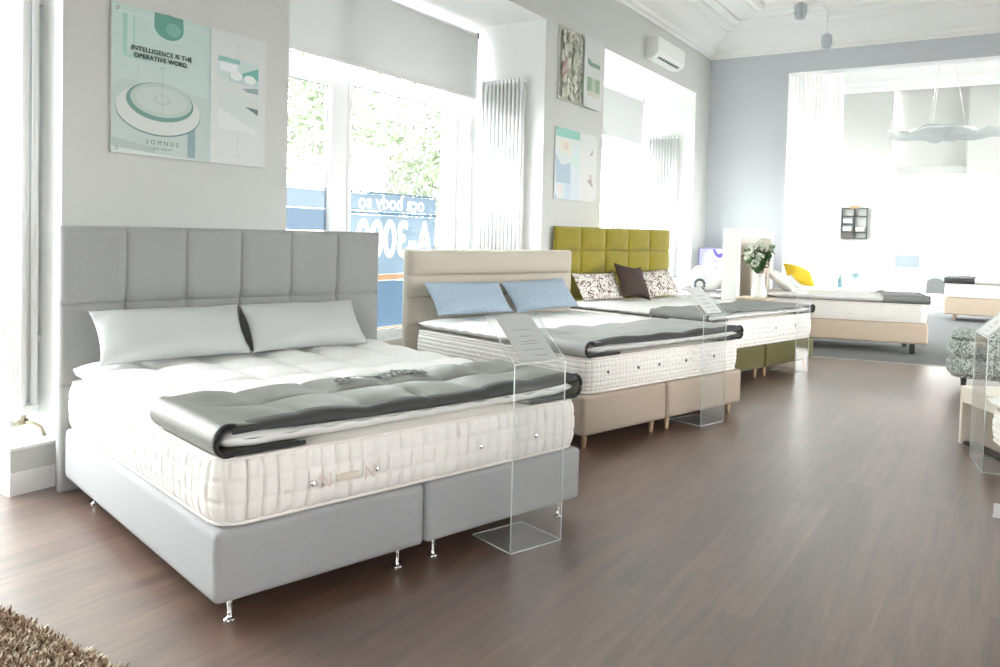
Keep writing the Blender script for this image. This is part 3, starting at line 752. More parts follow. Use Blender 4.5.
for y, s, lb in ((-.50, 3, 'light blue pillow on the sand bed, nearer the grey bed'), (.36, 4, 'light blue pillow on the sand bed, nearer the olive bed')):
    pillow('pillow', lb, 'pillow', B2, .30, y, .735, .82, .33, .14, R(40), R(2 if s == 4 else -1), BLUEPIL, 'light blue pillows on the sand bed', s)
# ---- bed 3: olive
th3 = R(-14.5); L3 = bedloc(-3.803, 9.224, -.33); B3 = (L3, th3)
xs3 = [-1.10+i*2.17/5 for i in range(6)]
def hb3(t): headboard('headboard', 2.14, 1.51, .055, xs3, [0, .43, .70, .97, 1.24, 1.51], .05, 2.7, OLIVE, t, edge=.02)
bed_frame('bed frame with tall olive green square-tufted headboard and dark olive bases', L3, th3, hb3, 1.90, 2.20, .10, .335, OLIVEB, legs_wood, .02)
mattress('ivory mattress with horizontal banded tufting on the olive bed', L3, th3, .02, 1.885, 2.12, .337, .62, .07, 5, .012, 1.0, buttons=[(.20, .50), (.63, .50)], mbut=DKB)
T3 = Topper(.02, 1.885, 2.14, .622, .69, 5, 6, .012, 3)
T3.build('thin white topper on the olive bed', L3, th3)
T3.runner('dark grey bed runner across the foot of the olive bed', L3, th3, 1.25, m=mat('mid_grey_satin', (.22, .225, .215), .55, noise=.15, nscale=6, bump=.3, bscale=40), drop=0)
pillow('patterned_pillow', 'brown and cream swirl pillow on the olive bed, behind the blue pillows', 'pillow', B3, .30, -.63, .705, .72, .34, .15, R(33), 0, SWIRL, 'swirl-print pillows on the olive bed', 5)
pillow('patterned_pillow', 'brown and cream swirl pillow on the olive bed, nearer the flower vase', 'pillow', B3, .30, .50, .705, .70, .36, .15, R(33), R(3), SWIRL, 'swirl-print pillows on the olive bed', 6)
pillow('brown_cushion', 'plain dark brown square cushion between the two swirl-print pillows', 'cushion', B3, .42, -.19, .70, .48, .44, .16, R(28), R(-7), BROWN, None, 7, .14)

# ---- white bed in the far corner, head against the partition
def plain_hb(W, H, T, m):
    return lambda t: headboard('headboard', W, H, T, [-W/2, W/2], [0, H], .02, 6, m, t, edge=.02)
B6 = ((-3.22, 11.50, 0), PI)
WHB = mat('white_upholstery', (.82, .83, .86), .85)
bed_frame('low white bed frame in the far corner beyond the olive headboard', B6[0], B6[1], plain_hb(1.5, .60, .05, WHB), 1.80, 1.45, .09, .36, WHB, legs_wood)
mattress('white mattress on the bed in the far corner', B6[0], B6[1], .02, 1.79, 1.42, .362, .60, .05, 4, .006)
T6 = Topper(.02, 1.79, 1.42, .602, .675, 4, 4, .01, 6); T6.build('white topper on the bed in the far corner', B6[0], B6[1], mat('lilac_white_cotton', (.84, .84, .88), .85))
for y, xx, s, lb in ((.35, .30, 11, 'white pillow in the far corner leaning on the partition, topmost'), (.30, .62, 12, 'white pillow in the far corner leaning on the other white pillow'), (-.35, .30, 13, 'white pillow in the far corner, beside the lavender print')):
    pillow('pillow', lb, 'pillow', B6, xx, y, .68, .66, .44, .16, R(36), 0, COTTON, 'white pillows in the far corner', s)
pillow('pillow', 'flat white pillow on the far-corner bed, just behind the olive headboard', 'pillow', B6, 1.05, .2, .74, .60, .36, .13, R(84), 0, mat('lilac_white_cotton', (0, 0, 0)), None, 14)
# bolster with a dark ring end
bt = thing('bolster', 'white neck-roll bolster with a dark ringed end on the far-corner bed', 'bolster', (-3.52, 10.76, .788), R(-68))
o = lathe('roll', [(0.0, 0), (.04, .002), (.085, .004), (.10, .02), (.105, .25), (.10, .48), (.08, .5), (0.0, .5)], COTTON, None, 32); o.data.transform(Matrix.Rotation(-PI/2, 4, 'Y')@Matrix.Identity(4)); o.parent = bt
v = []; f = []; n = 40
bm = bmesh.new(); tube(bm, [(-.001, .066*math.cos(2*PI*k/40), .066*math.sin(2*PI*k/40)) for k in range(41)], .019, 10, False); o2 = from_bm('ring', bm, mat('slate_ring', (.10, .14, .17), .5), bt)

# lavender print leaning in the corner
LAV = patterned('lavender_print', (.42, .42, .56), (.10, .08, .32), 3.2, (.30, .42))
pt = thing('print_panel', 'tall lavender and violet photo panel leaning in the corner behind the white pillows', 'picture', (-3.72, 13.22, 0))
def lean_panel(o, a): o.data.transform(Matrix.Rotation(a, 4, 'X'))
o = bx('backing', -.52, .52, -.012, .012, 0, 1.27, mat('violet_edge', (.20, .18, .42), .5), pt); lean_panel(o, R(-4)*-1*-1)
o = bx('photo', -.50, .50, -.0145, -.012, .02, 1.25, LAV, pt); lean_panel(o, R(-4))
pt.location = (-3.70, 12.72, 0)

# ---- partition between the back-to-back beds
CREAM = mat('cream_laminate', (.80, .78, .73), .6); OAK = mat('pale_oak', (.60, .50, .38), .55, noise=.15, nscale=5, stretch=(1, 8, 1))
t = thing('room_partition', 'white freestanding frame partition behind the flower vase', 'partition', (-3.07, 0, 0))
bx('post', -.10, .10, 10.60, 10.74, 0, 1.56, W_WHITE, t, .003, 1); bx('post', -.10, .10, 12.40, 12.52, 0, 1.56, CREAM, t, .003, 1)
bx('top_rail', -.10, .10, 10.74, 12.40, 1.44, 1.56, W_WHITE, t); bx('back_panel', -.10, -.06, 10.74, 12.40, 0, 1.44, CREAM, t)
bx('side_liner', -.055, .098, 10.742, 10.76, .02, 1.43, mat('taupe_board', (.50, .43, .36), .7), t)

# ---- bed 4: single beige on the grey carpet
th4 = R(12); c4, s4 = math.cos(th4), math.sin(th4)
H4 = (-.785-1.98*c4-.475*s4, 11.47-1.98*s4+.475*c4, 0); B4 = (H4, th4)
HB4 = mat('peach_beige_upholstery', (.66, .54, .44), .85)
bed_frame('single bed frame with peach-beige headboard and base on the grey carpet', H4, th4, plain_hb(1.0, 1.38, .07, HB4), 1.98, .95, .135, .40, mat('light_beige_weave', (.60, .49, .38), .9, noise=.05, nscale=80), legs_dark, single=True)

mattress('ivory mattress with checked tufting on the single peach-beige bed', H4, th4, .02, 1.96, .93, .40, .65, .036, 7, .006, buttons=None)
T4 = Topper(.02, 1.965, .95, .652, .735, 5, 3, .012, 9); T4.build('white topper on the single peach-beige bed', H4, th4)
T4.runner('short dark grey bed runner at the foot of the single peach-beige bed', H4, th4, 1.45, m=mat('mid_grey_satin', (0, 0, 0)), drop=.04, wrap=.15)
for k in (o for o in list(C.objects) if False): pass
pillow('pillow', 'white pillow leaning on the peach-beige headboard beneath the yellow cushion', 'pillow', B4, .36, -.12, .74, .62, .40, .16, R(52), 0, COTTON, None, 21)
pillow('yellow_cushion', 'mustard yellow cushion tipped on the white pillow beside the vase', 'cushion', B4, .47, -.20, .85, .42, .32, .17, R(48), R(-25), mat('mustard_cotton', (.80, .56, .03), .85, bump=.2, bscale=200), None, 22, .08, yawl=R(-38))

# bed 5: far room
H5 = (1.06, 17.62, 0); th5 = PI
bed_frame('beige single bed frame on wooden feet in the bright far room', H5, th5, plain_hb(1.0, 1.1, .07, HB4), 2.0, 1.0, .12, .44, mat('light_beige_weave', (0, 0, 0)), legs_wood, single=True)
mattress('ivory mattress on the bed in the bright far room', H5, th5, .02, 1.985, .98, .442, .70, .04, 6, .006, buttons=[(-.2, .6), (.2, .6)], mbut=DKB)
T5 = Topper(.02, 1.99, 1.0, .702, .79, 5, 3, .012, 12); T5.build('white topper on the bed in the bright far room', H5, th5)
T5.runner('dark grey bed runner on the bed in the bright far room', H5, th5, 1.52, m=RUND, drop=.04, wrap=.15)

# bed 7: edge of the bed at the right of the aisle
th7 = R(197.5); H7 = (2.02, 4.66, 0)
bed_frame('white bed frame at the right edge of the aisle, mostly out of view', H7, th7, plain_hb(1.8, 1.1, .08, WHB), 1.62, 1.80, .09, .38, WHB, legs_chrome)
mattress('white mattress corner poking in at the right edge above the acrylic stand', H7, th7, .02, 1.86, 1.84, .38, .56, .05, 4, .008)
T7 = Topper(.02, 1.90, 1.90, .562, .63, 4, 4, .015, 14, 8); T7.build('white topper corner at the right edge above the acrylic stand', H7, th7)
tc_ = thing('price_card', 'small white card standing on the floor at the right edge', 'card', (.04, 4.88, 0), R(20))
bx('card', -.045, .05, -.002, .002, 0, .075, W_WHITE, tc_); 
o = bx('prop', -.04, .045, .0, .03, 0, .003, W_WHITE, tc_)

# tufted ottoman
ot = mattress('long grey-green scroll-print button-tufted bench on black legs across the aisle', (0, 9.12), 0, -.40, 1.2, .62, .14, .52, .135, 2, .045, 1.0, corner=.16, cat='bench')
ot.name = 'tufted_bench'
for c_ in [q for q in C.objects if q.parent == ot]:
    c_.data.materials[0] = LATTICE
    if c_.name.startswith('border'): c_.name = 'tufted_side'
    c_.location.z = .14
ot.location.z = 0
OT = Topper(-.42, 1.22, .66, .46, .60, 11, 4, .05, 30, 5)
oo = OT.build('x', (0, 0), 0, LATTICE)
up = [c for c in C.objects if c.parent == oo][0]; up.parent = ot; up.name = 'tufted_seat'; up.location = (0, 0, .46); bpy.data.objects.remove(oo)
for x in (-.30, 1.05):
    for y in (-.2, .2): lathe('leg', [(.012, 0), (.016, .01), (.028, .19)], mat('black_wood', (0, 0, 0)), ot, 14, (x, y, 0))
# cream low bench with open front
dv = Vector((.5, -.866)); bt = thing('low_bench', 'cream low bench with a dark open recess behind the large acrylic stand', 'bench', (-.235, 6.57, 0), math.atan2(-.866, .5))
CB = mat('cream_bench_paint', (.80, .74, .64), .5); RC = mat('taupe_recess', (.36, .31, .26), .7)
bx('top', 0, 1.5, 0, .45, .37, .41, CB, bt, .003, 1); bx('fascia', .03, 1.47, 0, .02, .30, .37, CB, bt)
bx('end_panel', 0, .03, 0, .45, 0, .37, CB, bt, .003, 1); bx('end_panel', 1.47, 1.5, 0, .45, 0, .37, CB, bt, .003, 1)
bx('back_panel', .03, 1.47, .10, .13, 0, .37, RC, bt); bx('plinth', .03, 1.47, .02, .10, 0, .02, mat('black_wood', (0, 0, 0)), bt)

# acrylic stands
st = card_stand('clear acrylic card stand with grey card at the foot of the grey bed', (-1.736, 3.135, 0), R(-19.5))
st2 = card_stand('clear acrylic card stand with pale card at the foot of the sand bed', (-1.842, 6.03, 0), R(-16.3), card=(.74, .75, .74))
copy_thing(st2, 'clear acrylic card stand at the foot of the olive bed below the flower vase', (-1.80, 8.985, 0), R(-14))
card_stand('wide clear acrylic stand with white card at the right edge of the aisle', (-.11, 5.99, 0), R(191), w=.42, d=.20, dt=.2, card=(.80, .80, .78))

# side table with the vase
nt_ = thing('side_table', 'small pale wooden side table carrying the white jug of flowers', 'side table', (-2.66, 10.36, 0), R(-5))
bx('table_top', -.20, .20, -.17, .17, .655, .685, OAK, nt_, .004, 1)
for sx in (-1, 1):
    for sy in (-1, 1): bx('leg', sx*.17-.018, sx*.17+.018, sy*.14-.018, sy*.14+.018, 0, .655, OAK, nt_)
bx('shelf', -.17, .17, -.14, .14, .25, .27, OAK, nt_)
vz = thing('flower_jug', 'white ceramic jug on the pale wooden side table', 'vase', (-2.62, 10.36, .685))
lathe('body', [(.0, .0), (.085, .0), (.098, .01), (.092, .06), (.070, .18), (.060, .26), (.068, .305), (.066, .305), (.056, .26), (.0, .20)], mat('white_glaze', (.86, .86, .82), .2), vz, 36)
bm = bmesh.new(); tube(bm, [(.062, 0, .27), (.115, 0, .26), (.125, 0, .19), (.082, 0, .11)], .009, 8); from_bm('handle', bm, mat('white_glaze', (0, 0, 0)), vz)
fl = thing('bouquet', 'bunch of white carnations with dark green foliage in the white jug', 'flowers', (-2.62, 10.36, .93))
rnd = random.Random(4)
heads = [(-.13, -.02, .36), (-.06, -.10, .40), (.0, -.04, .43), (.07, -.08, .38), (.13, .0, .40), (-.17, .03, .27), (-.09, -.12, .28), (.03, -.13, .27), (-.02, .08, .42), (.1, .08, .36), (-.02, -.14, .19)]
PET = mat('white_petals', (.88, .90, .82), .7); GRN = mat('dark_foliage', (.035, .12, .025), .6, noise=.4, nscale=30)
for hx, hy, hz in heads:
    v = []; f = []
    for k in range(70):
        d = Vector((rnd.gauss(0, 1), rnd.gauss(0, 1), rnd.gauss(.3, 1))).normalized(); p = Vector((hx, hy, hz))+d*.012; q = p+d*.036
        s_ = d.cross(Vector((rnd.random(), rnd.random(), rnd.random()))).normalized()*.018; i = len(v)
        v += [p, q-s_, q+d*.006, q+s_]; f.append((i, i+1, i+2, i+3))
    pyd('flower_head', v, f, PET, fl, False)
bm = bmesh.new()
for hx, hy, hz in heads: tube(bm, [(hx*.1, hy*.1, -.12), (hx*.3, hy*.3, .06), (hx, hy, hz)], .0035, 5)
from_bm('stem', bm, GRN, fl)
v = []; f = []
for k in range(900):
    hx, hy, hz = rnd.choice(heads); u = rnd.uniform(.25, .97); p = Vector((hx*u, hy*u, .04+(hz-.04)*u))+Vector((rnd.gauss(0, .025), rnd.gauss(0, .025), rnd.gauss(0, .02)))
    a = Vector((rnd.gauss(0, 1), rnd.gauss(0, 1), rnd.gauss(.4, 1))).normalized()*rnd.uniform(.02, .04); b = a.cross(Vector((rnd.random(), rnd.random(), rnd.random()))).normalized()*.011
    i = len(v); v += [p-a, p+b, p+a, p-b]; f.append((i, i+1, i+2, i+3))
pyd('foliage', v, f, GRN, fl, False)

# small table with bowl and glasses in the far room
ft = thing('side_table', 'white small table in the far room carrying a bowl and two bottles', 'side table', (-2.45, 16.05, 0))
bx('table_top', -.42, .42, -.25, .25, .54, .57, W_WHITE, ft, .004, 1); lathe('pedestal', [(.2, 0), (.2, .02), (.04, .04), (.04, .54)], W_WHITE, ft, 28)
lathe('foot', [(.2, .0), (.2, .01)], W_WHITE, ft, 28)
b_ = lathe('footed_bowl', [(.0, .0), (.06, .0), (.06, .01), (.015, .03), (.015, .17), (.05, .20), (.14, .285), (.135, .285), (.045, .21), (.0, .205)], mat('teal_glass_bowl', (.35, .48, .50), .2), None, 30); b_.location = (-2.32, 16.0, .57)
tag(b_, 'shallow footed bowl on the white table in the far room', 'bowl')
for x, h, lb in ((-2.68, .32, 'taller dark teal bottle beside the bowl in the far room'), (-2.58, .25, 'shorter dark teal bottle beside the bowl in the far room')):
    b_ = lathe('bottle', [(.0, .0), (.035, .0), (.038, .01), (.038, h*.6), (.014, h*.75), (.014, h), (.0, h)], mat('teal_bottle', (.10, .20, .23), .2), None, 20); b_.location = (x, 16.0, .57)
    tag(b_, lb, 'bottle', 'bottles on the far table')
# wire wall rack on the far pier
BW = mat('black_wire', (.05, .06, .06), .5)
rk = thing('wall_rack', 'black metal wall rack with six compartments and a wooden clip on the far white wall', 'wall rack', (-2.94, 19.88, 1.5))
bm = bmesh.new()
for q in ((-.27, -.255, 0, .70), (.255, .27, 0, .70), (-.012, .012, 0, .70), (-.27, .27, 0, .02), (-.27, .27, .68, .70), (-.27, 0, .14, .16), (-.27, 0, .32, .34), (-.27, 0, .50, .52), (0, .27, .13, .15), (0, .27, .50, .52)): box(bm, q[0], q[1], -.10, .0, q[2], q[3])
from_bm('frame', bm, BW, rk)
bx('basket', -.25, -.015, -.09, -.01, .02, .14, mat('dark_tray', (.12, .10, .09), .7), rk); bx('clip', -.09, .09, -.11, -.06, .68, .74, mat('wood_clip', (.42, .28, .14), .6), rk)
for q, z in ((-.14, .17), (-.14, .35), (.13, .16)): 
    bx('towel', q-.1, q+.1, -.09, -.02, z, z+.1, mat('cream_towel', (.75, .72, .66), .9), rk, .02, 3)

# pendant: broad rippled glass dish
pd = thing('pendant_lamp', 'broad rippled clear glass dish pendant hanging in the far room', 'pendant lamp', (-.98, 15.5, 3.18))
v = []; f = []; nr, na = 16, 90
for i in range(nr+1):
    r_ = .86*i/nr
    for k in range(na):
        a = 2*PI*k/na; z = .10*(i/nr)**2+.05*math.sin(5*a+3*i/nr)*(i/nr)**1.5+.02*math.sin(11*a-4*i/nr)*(i/nr)
        v.append((r_*math.cos(a)*(1+.05*math.sin(3*a)), r_*math.sin(a), z))
for i in range(nr):
    for k in range(na): f.append((i*na+k, i*na+(k+1) % na, (i+1)*na+(k+1) % na, (i+1)*na+k))
o = pyd('glass_dish', v, f, sheer_mat('frosted_ripple_glass', (.62, .66, .67), .60, .4), pd); sm = o.modifiers.new('thickness', 'SOLIDIFY'); sm.thickness = .012
lathe('light_unit', [(.0, .12), (.5, .12), (.5, .17), (.0, .17)], W_WHITE, pd, 48)
bm = bmesh.new()
for k in range(3): a = 2*PI*k/3; tube(bm, [(.35*math.cos(a), .35*math.sin(a), .17), (.06*math.cos(a), .06*math.sin(a), 1.79)], .004, 6)
from_bm('suspension_wire', bm, CHROME, pd); lathe('ceiling_rose', [(.10, 1.78), (.10, 1.82)], W_WHITE, pd, 24)

# ceiling track spots
SPG = mat('grey_blue_aluminium', (.52, .58, .62), .5, .1)
tr = thing('light_track', 'thin white ceiling track carrying two small spotlights', 'light track', (-2.04, 10.4, 4.34))
bx('rail', -.012, .012, -1.6, .75, -.01, .01, W_WHITE, tr)
bm = bmesh.new(); tube(bm, [(0, -1.0, 0), (0, -1.0, .51)], .006, 6); tube(bm, [(0, .5, 0), (0, .5, .51)], .006, 6); from_bm('hanger', bm, W_WHITE, tr)
def spot(label, y):
    s_ = thing('spotlight', label, 'spotlight', (-2.04, y, 4.33), R(20), 'track spotlights'); 
    bm = bmesh.new(); tube(bm, [(0, 0, 0), (0, 0, -.28)], .007, 8); from_bm('rod', bm, W_WHITE, s_)
    lathe('lamp_head', [(.0, -.45), (.035, -.45), (.052, -.44), (.056, -.34), (.05, -.29), (.02, -.27), (.0, -.27)], SPG, s_, 20)
    bm = bmesh.new(); tube(bm, [(-.06, 0, -.40), (-.062, 0, -.29), (0, 0, -.255), (.062, 0, -.29), (.06, 0, -.40)], .006, 6); from_bm('yoke', bm, SPG, s_)
spot('small grey track spotlight nearer the top edge of the ceiling', 9.45); spot('small grey track spotlight nearer the back wall', 11.0)
for x in (-.98,):
    cr = thing('ceiling_fitting', 'small white twin ceiling fitting near the top right of the ceiling', 'ceiling light', (-.80, 12.0, 4.80), 0)
    bx('base', -.10, .10, -.04, .04, -.02, .0, W_WHITE, cr); 
    for s_ in (-1, 1): lathe('lamp_head', [(.0, -.12), (.03, -.12), (.035, -.03), (.02, -.02)], W_WHITE, cr, 16, (s_*.07, 0, 0))

# air conditioner
AC = mat('ac_plastic', (.82, .83, .80), .35)
ac = thing('air_conditioner', 'white wall-mounted air conditioner high above the far window bay', 'air conditioner', (WX, 10.98, 3.86))
prof = [(0, 0), (.10, .0), (.165, .045), (.185, .09), (.19, .26), (.17, .295), (0, .30)]; n = len(prof)
v = [(x, y, z) for y in (-.53, .53) for x, z in prof]
pyd('casing', v, [tuple(range(n))[::-1], tuple(range(n, 2*n))]+[(i, (i+1) % n, n+(i+1) % n, n+i) for i in range(n)], AC, ac, False)
def tilt_strip(name, y0, y1, a0, a1, m, off):
    x0, z0, x1, z1 = .10, .0, .165, .045; nx_, nz_ = .045, -.065; l = math.hypot(nx_, nz_); nx_, nz_ = nx_/l*off, nz_/l*off
    v = [(x0+(x1-x0)*a+nx_, y, z0+(z1-z0)*a+nz_) for a in (a0, a1) for y in (y0, y1)]+[(x0+(x1-x0)*a, y, z0+(z1-z0)*a) for a in (a0, a1) for y in (y0, y1)]
    pyd(name, v, [(0, 1, 3, 2), (4, 6, 7, 5), (0, 4, 5, 1), (2, 3, 7, 6), (0, 2, 6, 4), (1, 5, 7, 3)], m, ac, False)
tilt_strip('air_slot', -.40, .40, .35, .8, mat('ac_slot', (.06, .07, .07), .6), .003); tilt_strip('louvre', -.40, .40, .05, .30, AC, .006)
for k in range(8): tilt_strip('vane', -.36+k*.1, -.35+k*.1, .35, .8, AC, .006)

# pictures -----------------------------------------------------------
class Art:
    def __init__(s, label, y0, y1, z0, z1):
        s.t = thing('wall_picture', label, 'picture', (WX, 0, 0)); s.k = 0
        bx('board', .006, .020, y0, y1, z0, z1, mat('frosted_glass_board', (.80, .84, .83), .25), s.t, .001, 1)
        for y in (y0+.03, y1-.03):
            for z in (z0+.03, z1-.03): 
                o = lathe('fixing', [(.012, 0), (.012, .022), (.0, .024)], CHROME, None, 14); o.data.transform(Matrix.Rotation(PI/2, 4, 'Y')); o.data.transform(Matrix.Translation((0, y, z))); o.parent = s.t
        s.v = []; s.f = []; s.mi = []; s.m = []
    def poly(s, pts, col, n=None):
        s.k += 1; x = .0202+s.k*.00012; col = tuple(c*.82+.10 for c in col); m = mat('print_%02x%02x%02x' % tuple(int(255*c) for c in col), col, .45)
        if m not in s.m: s.m.append(m)
        i = len(s.v); s.v += [(x, y, z) for y, z in pts]; s.f.append(tuple(range(i, i+len(pts)))); s.mi.append(s.m.index(m))
    def rect(s, y0, y1, z0, z1, col): s.poly([(y0, z0), (y1, z0), (y1, z1), (y0, z1)], col)
    def ell(s, y, z, a, b, col, t0=0, t1=360): s.poly([(y+a*math.cos(R(t0+(t1-t0)*k/40)), z+b*math.sin(R(t0+(t1-t0)*k/40))) for k in range(40 if t1-t0 >= 360 else 41)], col)
    def grad(s, y0, y1, z0, z1, c0, c1, n=14, vert=True):
        for k in range(n):
            c = [a+(b-a)*k/(n-1) for a, b in zip(c0, c1)]
            if vert: s.rect(y0, y1, z0+(z1-z0)*k/n, z0+(z1-z0)*(k+1)/n, c)
            else: s.rect(y0+(y1-y0)*k/n, y0+(y1-y0)*(k+1)/n, z0, z1, c)
            s.k -= 1
        s.k += 1
    def done(s): return pyd('print', s.v, s.f, s.m, s.t, False, s.mi)
a = Art('wide green-tinted poster of a dinner plate with lettering above the grey bed', 2.674, 3.775, 1.81, 2.65)
a.grad(2.674, 3.326, 1.81, 2.65, (.50, .58, .55), (.50, .68, .63), 16)
a.poly([(2.674, 1.81), (2.674, 2.17), (2.73, 2.24), (3.31, 2.20), (3.326, 2.19), (3.326, 1.81)], (.46, .57, .53))
a.rect(2.74, 2.767, 2.36, 2.61, (.30, .58, .50)); a.rect(2.80, 2.815, 2.42, 2.62, (.34, .60, .53)); a.rect(2.74, 2.90, 2.355, 2.375, (.36, .62, .55))
a.rect(2.70, 3.326, 2.60, 2.612, (.58, .72, .67)); a.rect(2.83, 2.84, 2.20, 2.33, (.42, .60, .55))
a.poly([(2.674, 1.84), (3.326, 1.81), (2.674, 1.81)], (.62, .68, .65)); a.poly([(2.674, 1.90), (2.674, 1.85), (2.95, 1.83), (2.95, 1.86)], (.38, .47, .44))
a.rect(3.17, 3.225, 1.825, 2.0, (.16, .30, .33))
a.ell(3.035, 2.58, .10, .075, (.02, .28, .20)); a.poly([(2.935, 2.60), (2.94, 2.65), (3.13, 2.65), (3.135, 2.60)], (.02, .28, .20)); a.ell(3.065, 2.57, .05, .04, (.10, .40, .32)); a.rect(2.93, 3.14, 2.6505, 2.651, (.5, .6, .6))
a.ell(2.977, 2.075, .283, .145, (.06, .20, .17)); a.ell(2.977, 2.082, .280, .143, (.62, .66, .63)); a.ell(2.985, 2.13, .225, .112, (.06, .25, .20)); a.ell(2.992, 2.142, .205, .098, (.42, .54, .49))
a.ell(2.992, 2.145, .17, .075, (.50, .60, .56)); a.ell(2.992, 2.146, .052, .028, (.32, .45, .40)); a.ell(2.992, 2.147, .046, .023, (.50, .60, .56))
a.rect(2.991, 2.994, 2.05, 2.33, (.25, .38, .35)); a.rect(2.975, 3.01, 2.332, 2.336, (.2, .35, .32)); a.rect(2.985, 3.005, 2.462, 2.466, (.3, .5, .45))
a.rect(3.326, 3.332, 1.81, 2.65, (.28, .46, .44)); a.rect(3.332, 3.775, 1.81, 2.65, (.66, .69, .68))
a.rect(3.388, 3.71, 2.355, 2.49, (.55, .68, .66)); a.rect(3.388, 3.56, 2.46, 2.49, (.20, .50, .46)); a.rect(3.40, 3.54, 2.40, 2.455, (.78, .84, .86)); a.rect(3.47, 3.71, 2.335, 2.40, (.45, .62, .60)); a.poly([(3.56, 2.40), (3.71, 2.46), (3.71, 2.38), (3.60, 2.36)], (.06, .38, .33))
a.ell(3.53, 2.385, .05, .03, (.80, .84, .82)); a.ell(3.64, 2.375, .05, .028, (.82, .86, .84)); a.rect(3.388, 3.71, 2.30, 2.34, (.62, .68, .66)); a.poly([(3.58, 2.31), (3.71, 2.33), (3.71, 2.29), (3.62, 2.29)], (.22, .34, .34))
a.rect(3.388, 3.71, 2.03, 2.262, (.60, .68, .65)); a.poly([(3.388, 2.17), (3.71, 2.045), (3.71, 2.03), (3.388, 2.03)], (.72, .75, .74)); a.poly([(3.60, 2.197), (3.71, 2.19), (3.71, 2.15)], (.03, .12, .10))
a.rect(3.545, 3.547, 1.87, 2.03, (.35, .42, .42)); a.rect(3.53, 3.56, 1.868, 1.872, (.35, .42, .42)); a.rect(3.538, 3.54, 2.50, 2.585, (.40, .48, .46)); a.rect(3.525, 3.555, 2.585, 2.589, (.4, .48, .46))
a.done()
DK = mat('dark_green_ink', (.02, .06, .055), .6); fxx = .0202+a.k*.00012+.0004; rotp = axes((0, 1, 0), (0, 0, 1))
text('lettering', 'INTELLIGENCE IS THE', .0375, DK, a.t, (fxx, 2.991, 2.405), rotp, spacing=1.12, bold=.0009)
text('lettering', 'OPERATIVE WORD.', .0375, DK, a.t, (fxx, 2.986, 2.365), rotp, spacing=1.12, bold=.0009)
text('lettering', 'SOMNUS', .038, mat('mid_green_ink', (.12, .2, .19), .6), a.t, (fxx, 2.995, 1.880), rotp, spacing=1.7)
text('lettering', 'THE NIGHT', .018, mat('mid_green_ink', (0, 0, 0)), a.t, (fxx, 2.995, 1.850), rotp, spacing=1.5)
# upper picture on the middle pier
a = Art('upper photo board of cream blossoms on the pier between the window bays', 7.94, 9.0, 2.922, 3.74)
a.rect(7.94, 8.50, 2.922, 3.74, (.42, .44, .34)); rnd = random.Random(9)
for k in range(260):
    y = rnd.uniform(7.99, 8.45); z = rnd.uniform(2.97, 3.70); q = rnd.uniform(.012, .045); a.ell(y, z, min(q, y-7.942, 8.498-y), q, rnd.choice([(.62, .64, .52), (.70, .70, .60), (.30, .34, .20), (.55, .58, .44), (.20, .24, .14), (.74, .72, .64)]))
a.poly([(7.945, 3.22), (7.945, 3.28), (8.08, 3.42), (8.06, 3.33)], (.45, .25, .20)); a.poly([(7.945, 3.15), (7.945, 3.19), (8.12, 3.30), (8.10, 3.24)], (.42, .22, .18)); a.poly([(8.40, 3.12), (8.49, 3.30), (8.49, 3.05)], (.12, .18, .10))
a.rect(8.50, 9.0, 2.922, 3.74, (.66, .68, .66)); a.rect(8.575, 8.92, 3.40, 3.51, (.60, .64, .60)); a.poly([(8.58, 3.50), (8.70, 3.46), (8.92, 3.46), (8.92, 3.41), (8.66, 3.41), (8.58, 3.44)], (.12, .28, .20))
a.rect(8.575, 8.925, 3.10, 3.28, (.22, .36, .20)); a.rect(8.70, 8.80, 3.12, 3.28, (.40, .50, .36)); a.rect(8.60, 8.92, 3.06, 3.12, (.58, .56, .46)); a.done()
a = Art('lower photo board in pale blue and teal on the pier above the olive headboard', 7.90, 8.965, 1.815, 2.615)
a.grad(7.90, 8.51, 1.815, 2.615, (.62, .70, .76), (.66, .72, .70), 12)
a.rect(7.90, 8.505, 2.515, 2.614, (.16, .52, .42)); a.poly([(7.905, 2.32), (8.05, 2.20), (8.27, 2.24), (8.28, 2.0), (7.93, 2.0)], (.34, .48, .60)); a.poly([(7.91, 2.40), (8.0, 2.50), (8.25, 2.47), (8.3, 2.3), (8.1, 2.33)], (.72, .72, .62))
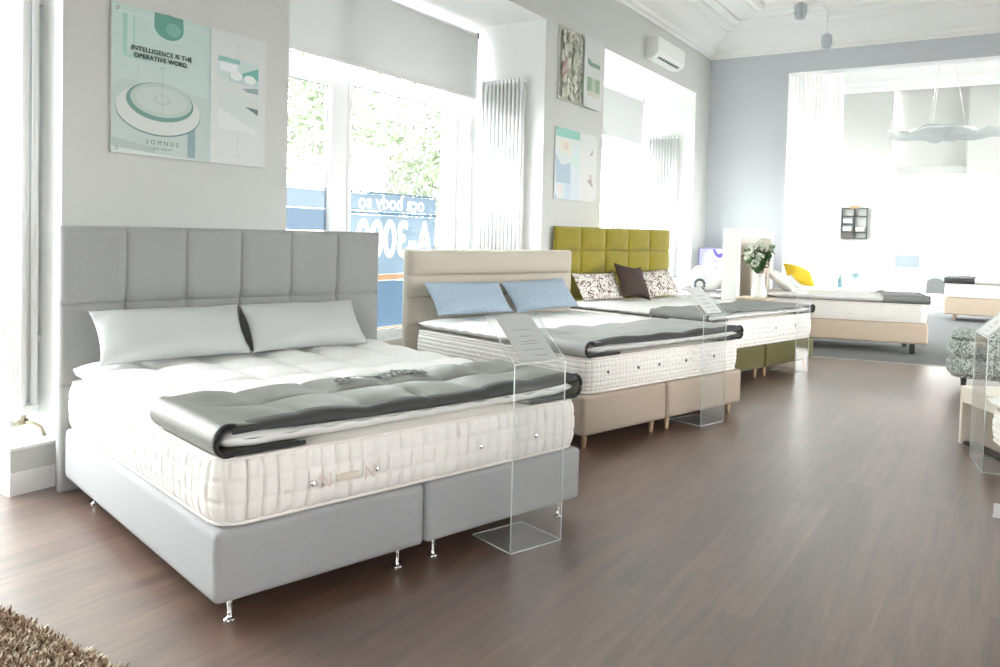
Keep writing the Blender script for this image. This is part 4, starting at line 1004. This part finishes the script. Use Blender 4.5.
a.ell(8.15, 2.42, .08, .05, (.70, .58, .50)); a.poly([(8.12, 1.82), (8.15, 2.0), (8.3, 2.0), (8.28, 1.82)], (.50, .62, .72)); a.ell(8.03, 1.92, .06, .08, (.74, .66, .62)); a.poly([(8.25, 2.25), (8.50, 2.48), (8.50, 2.15)], (.58, .74, .70))
a.rect(8.51, 8.965, 1.815, 2.615, (.70, .71, .70)); a.poly([(8.76, 2.36), (8.86, 2.46), (8.84, 2.38)], (.34, .28, .28)); a.poly([(8.70, 2.06), (8.82, 2.10), (8.88, 1.98), (8.78, 2.03)], (.36, .26, .26)); a.ell(8.80, 2.12, .03, .03, (.45, .38, .36)); a.done()

# shag rug -----------------------------------------------------------
rg = thing('shag_rug', 'thick brown and beige shag rug in the near left corner of the floor', 'rug', (-2.77, .57, 0), R(0))
bx('backing', -1.3, .95, -1.1, .89, .0, .012, mat('rug_backing', (.16, .10, .07), .95), rg)
rnd = random.Random(12); v = []; f = []; mi = []
for k in range(52000):
    if k < 42000: x = rnd.uniform(-.75, .75); y = rnd.uniform(.05, .90)
    else: x = rnd.uniform(-1.3, .95); y = rnd.uniform(-1.1, .9)
    h = rnd.uniform(.022, .046); a_ = rnd.uniform(0, 2*PI); ln = rnd.uniform(.006, .022); w_ = rnd.uniform(.0025, .0045)
    dx, dy = math.cos(a_)*ln, math.sin(a_)*ln; px, py = -math.sin(a_+.6)*w_, math.cos(a_+.6)*w_; i = len(v)
    v += [(x-px, y-py, .01), (x+px, y+py, .01), (x+dx*.6-px, y+dy*.6-py, h*.75), (x+dx*.6+px, y+dy*.6+py, h*.75), (x+dx*1.3-px*.6, y+dy*1.3-py*.6, h), (x+dx*1.3+px*.6, y+dy*1.3+py*.6, h)]
    f += [(i, i+1, i+3, i+2), (i+2, i+3, i+5, i+4)]; c_ = rnd.choice([0, 0, 1, 1, 1, 2, 2, 3]); mi += [c_, c_]
o = pyd('pile', v, f, [mat('yarn_brown', (.16, .085, .05), .9), mat('yarn_tan', (.36, .25, .17), .9), mat('yarn_beige', (.62, .52, .40), .9), mat('yarn_cream', (.78, .74, .62), .9)], rg, False, mi)
o['kind'] = 'stuff'
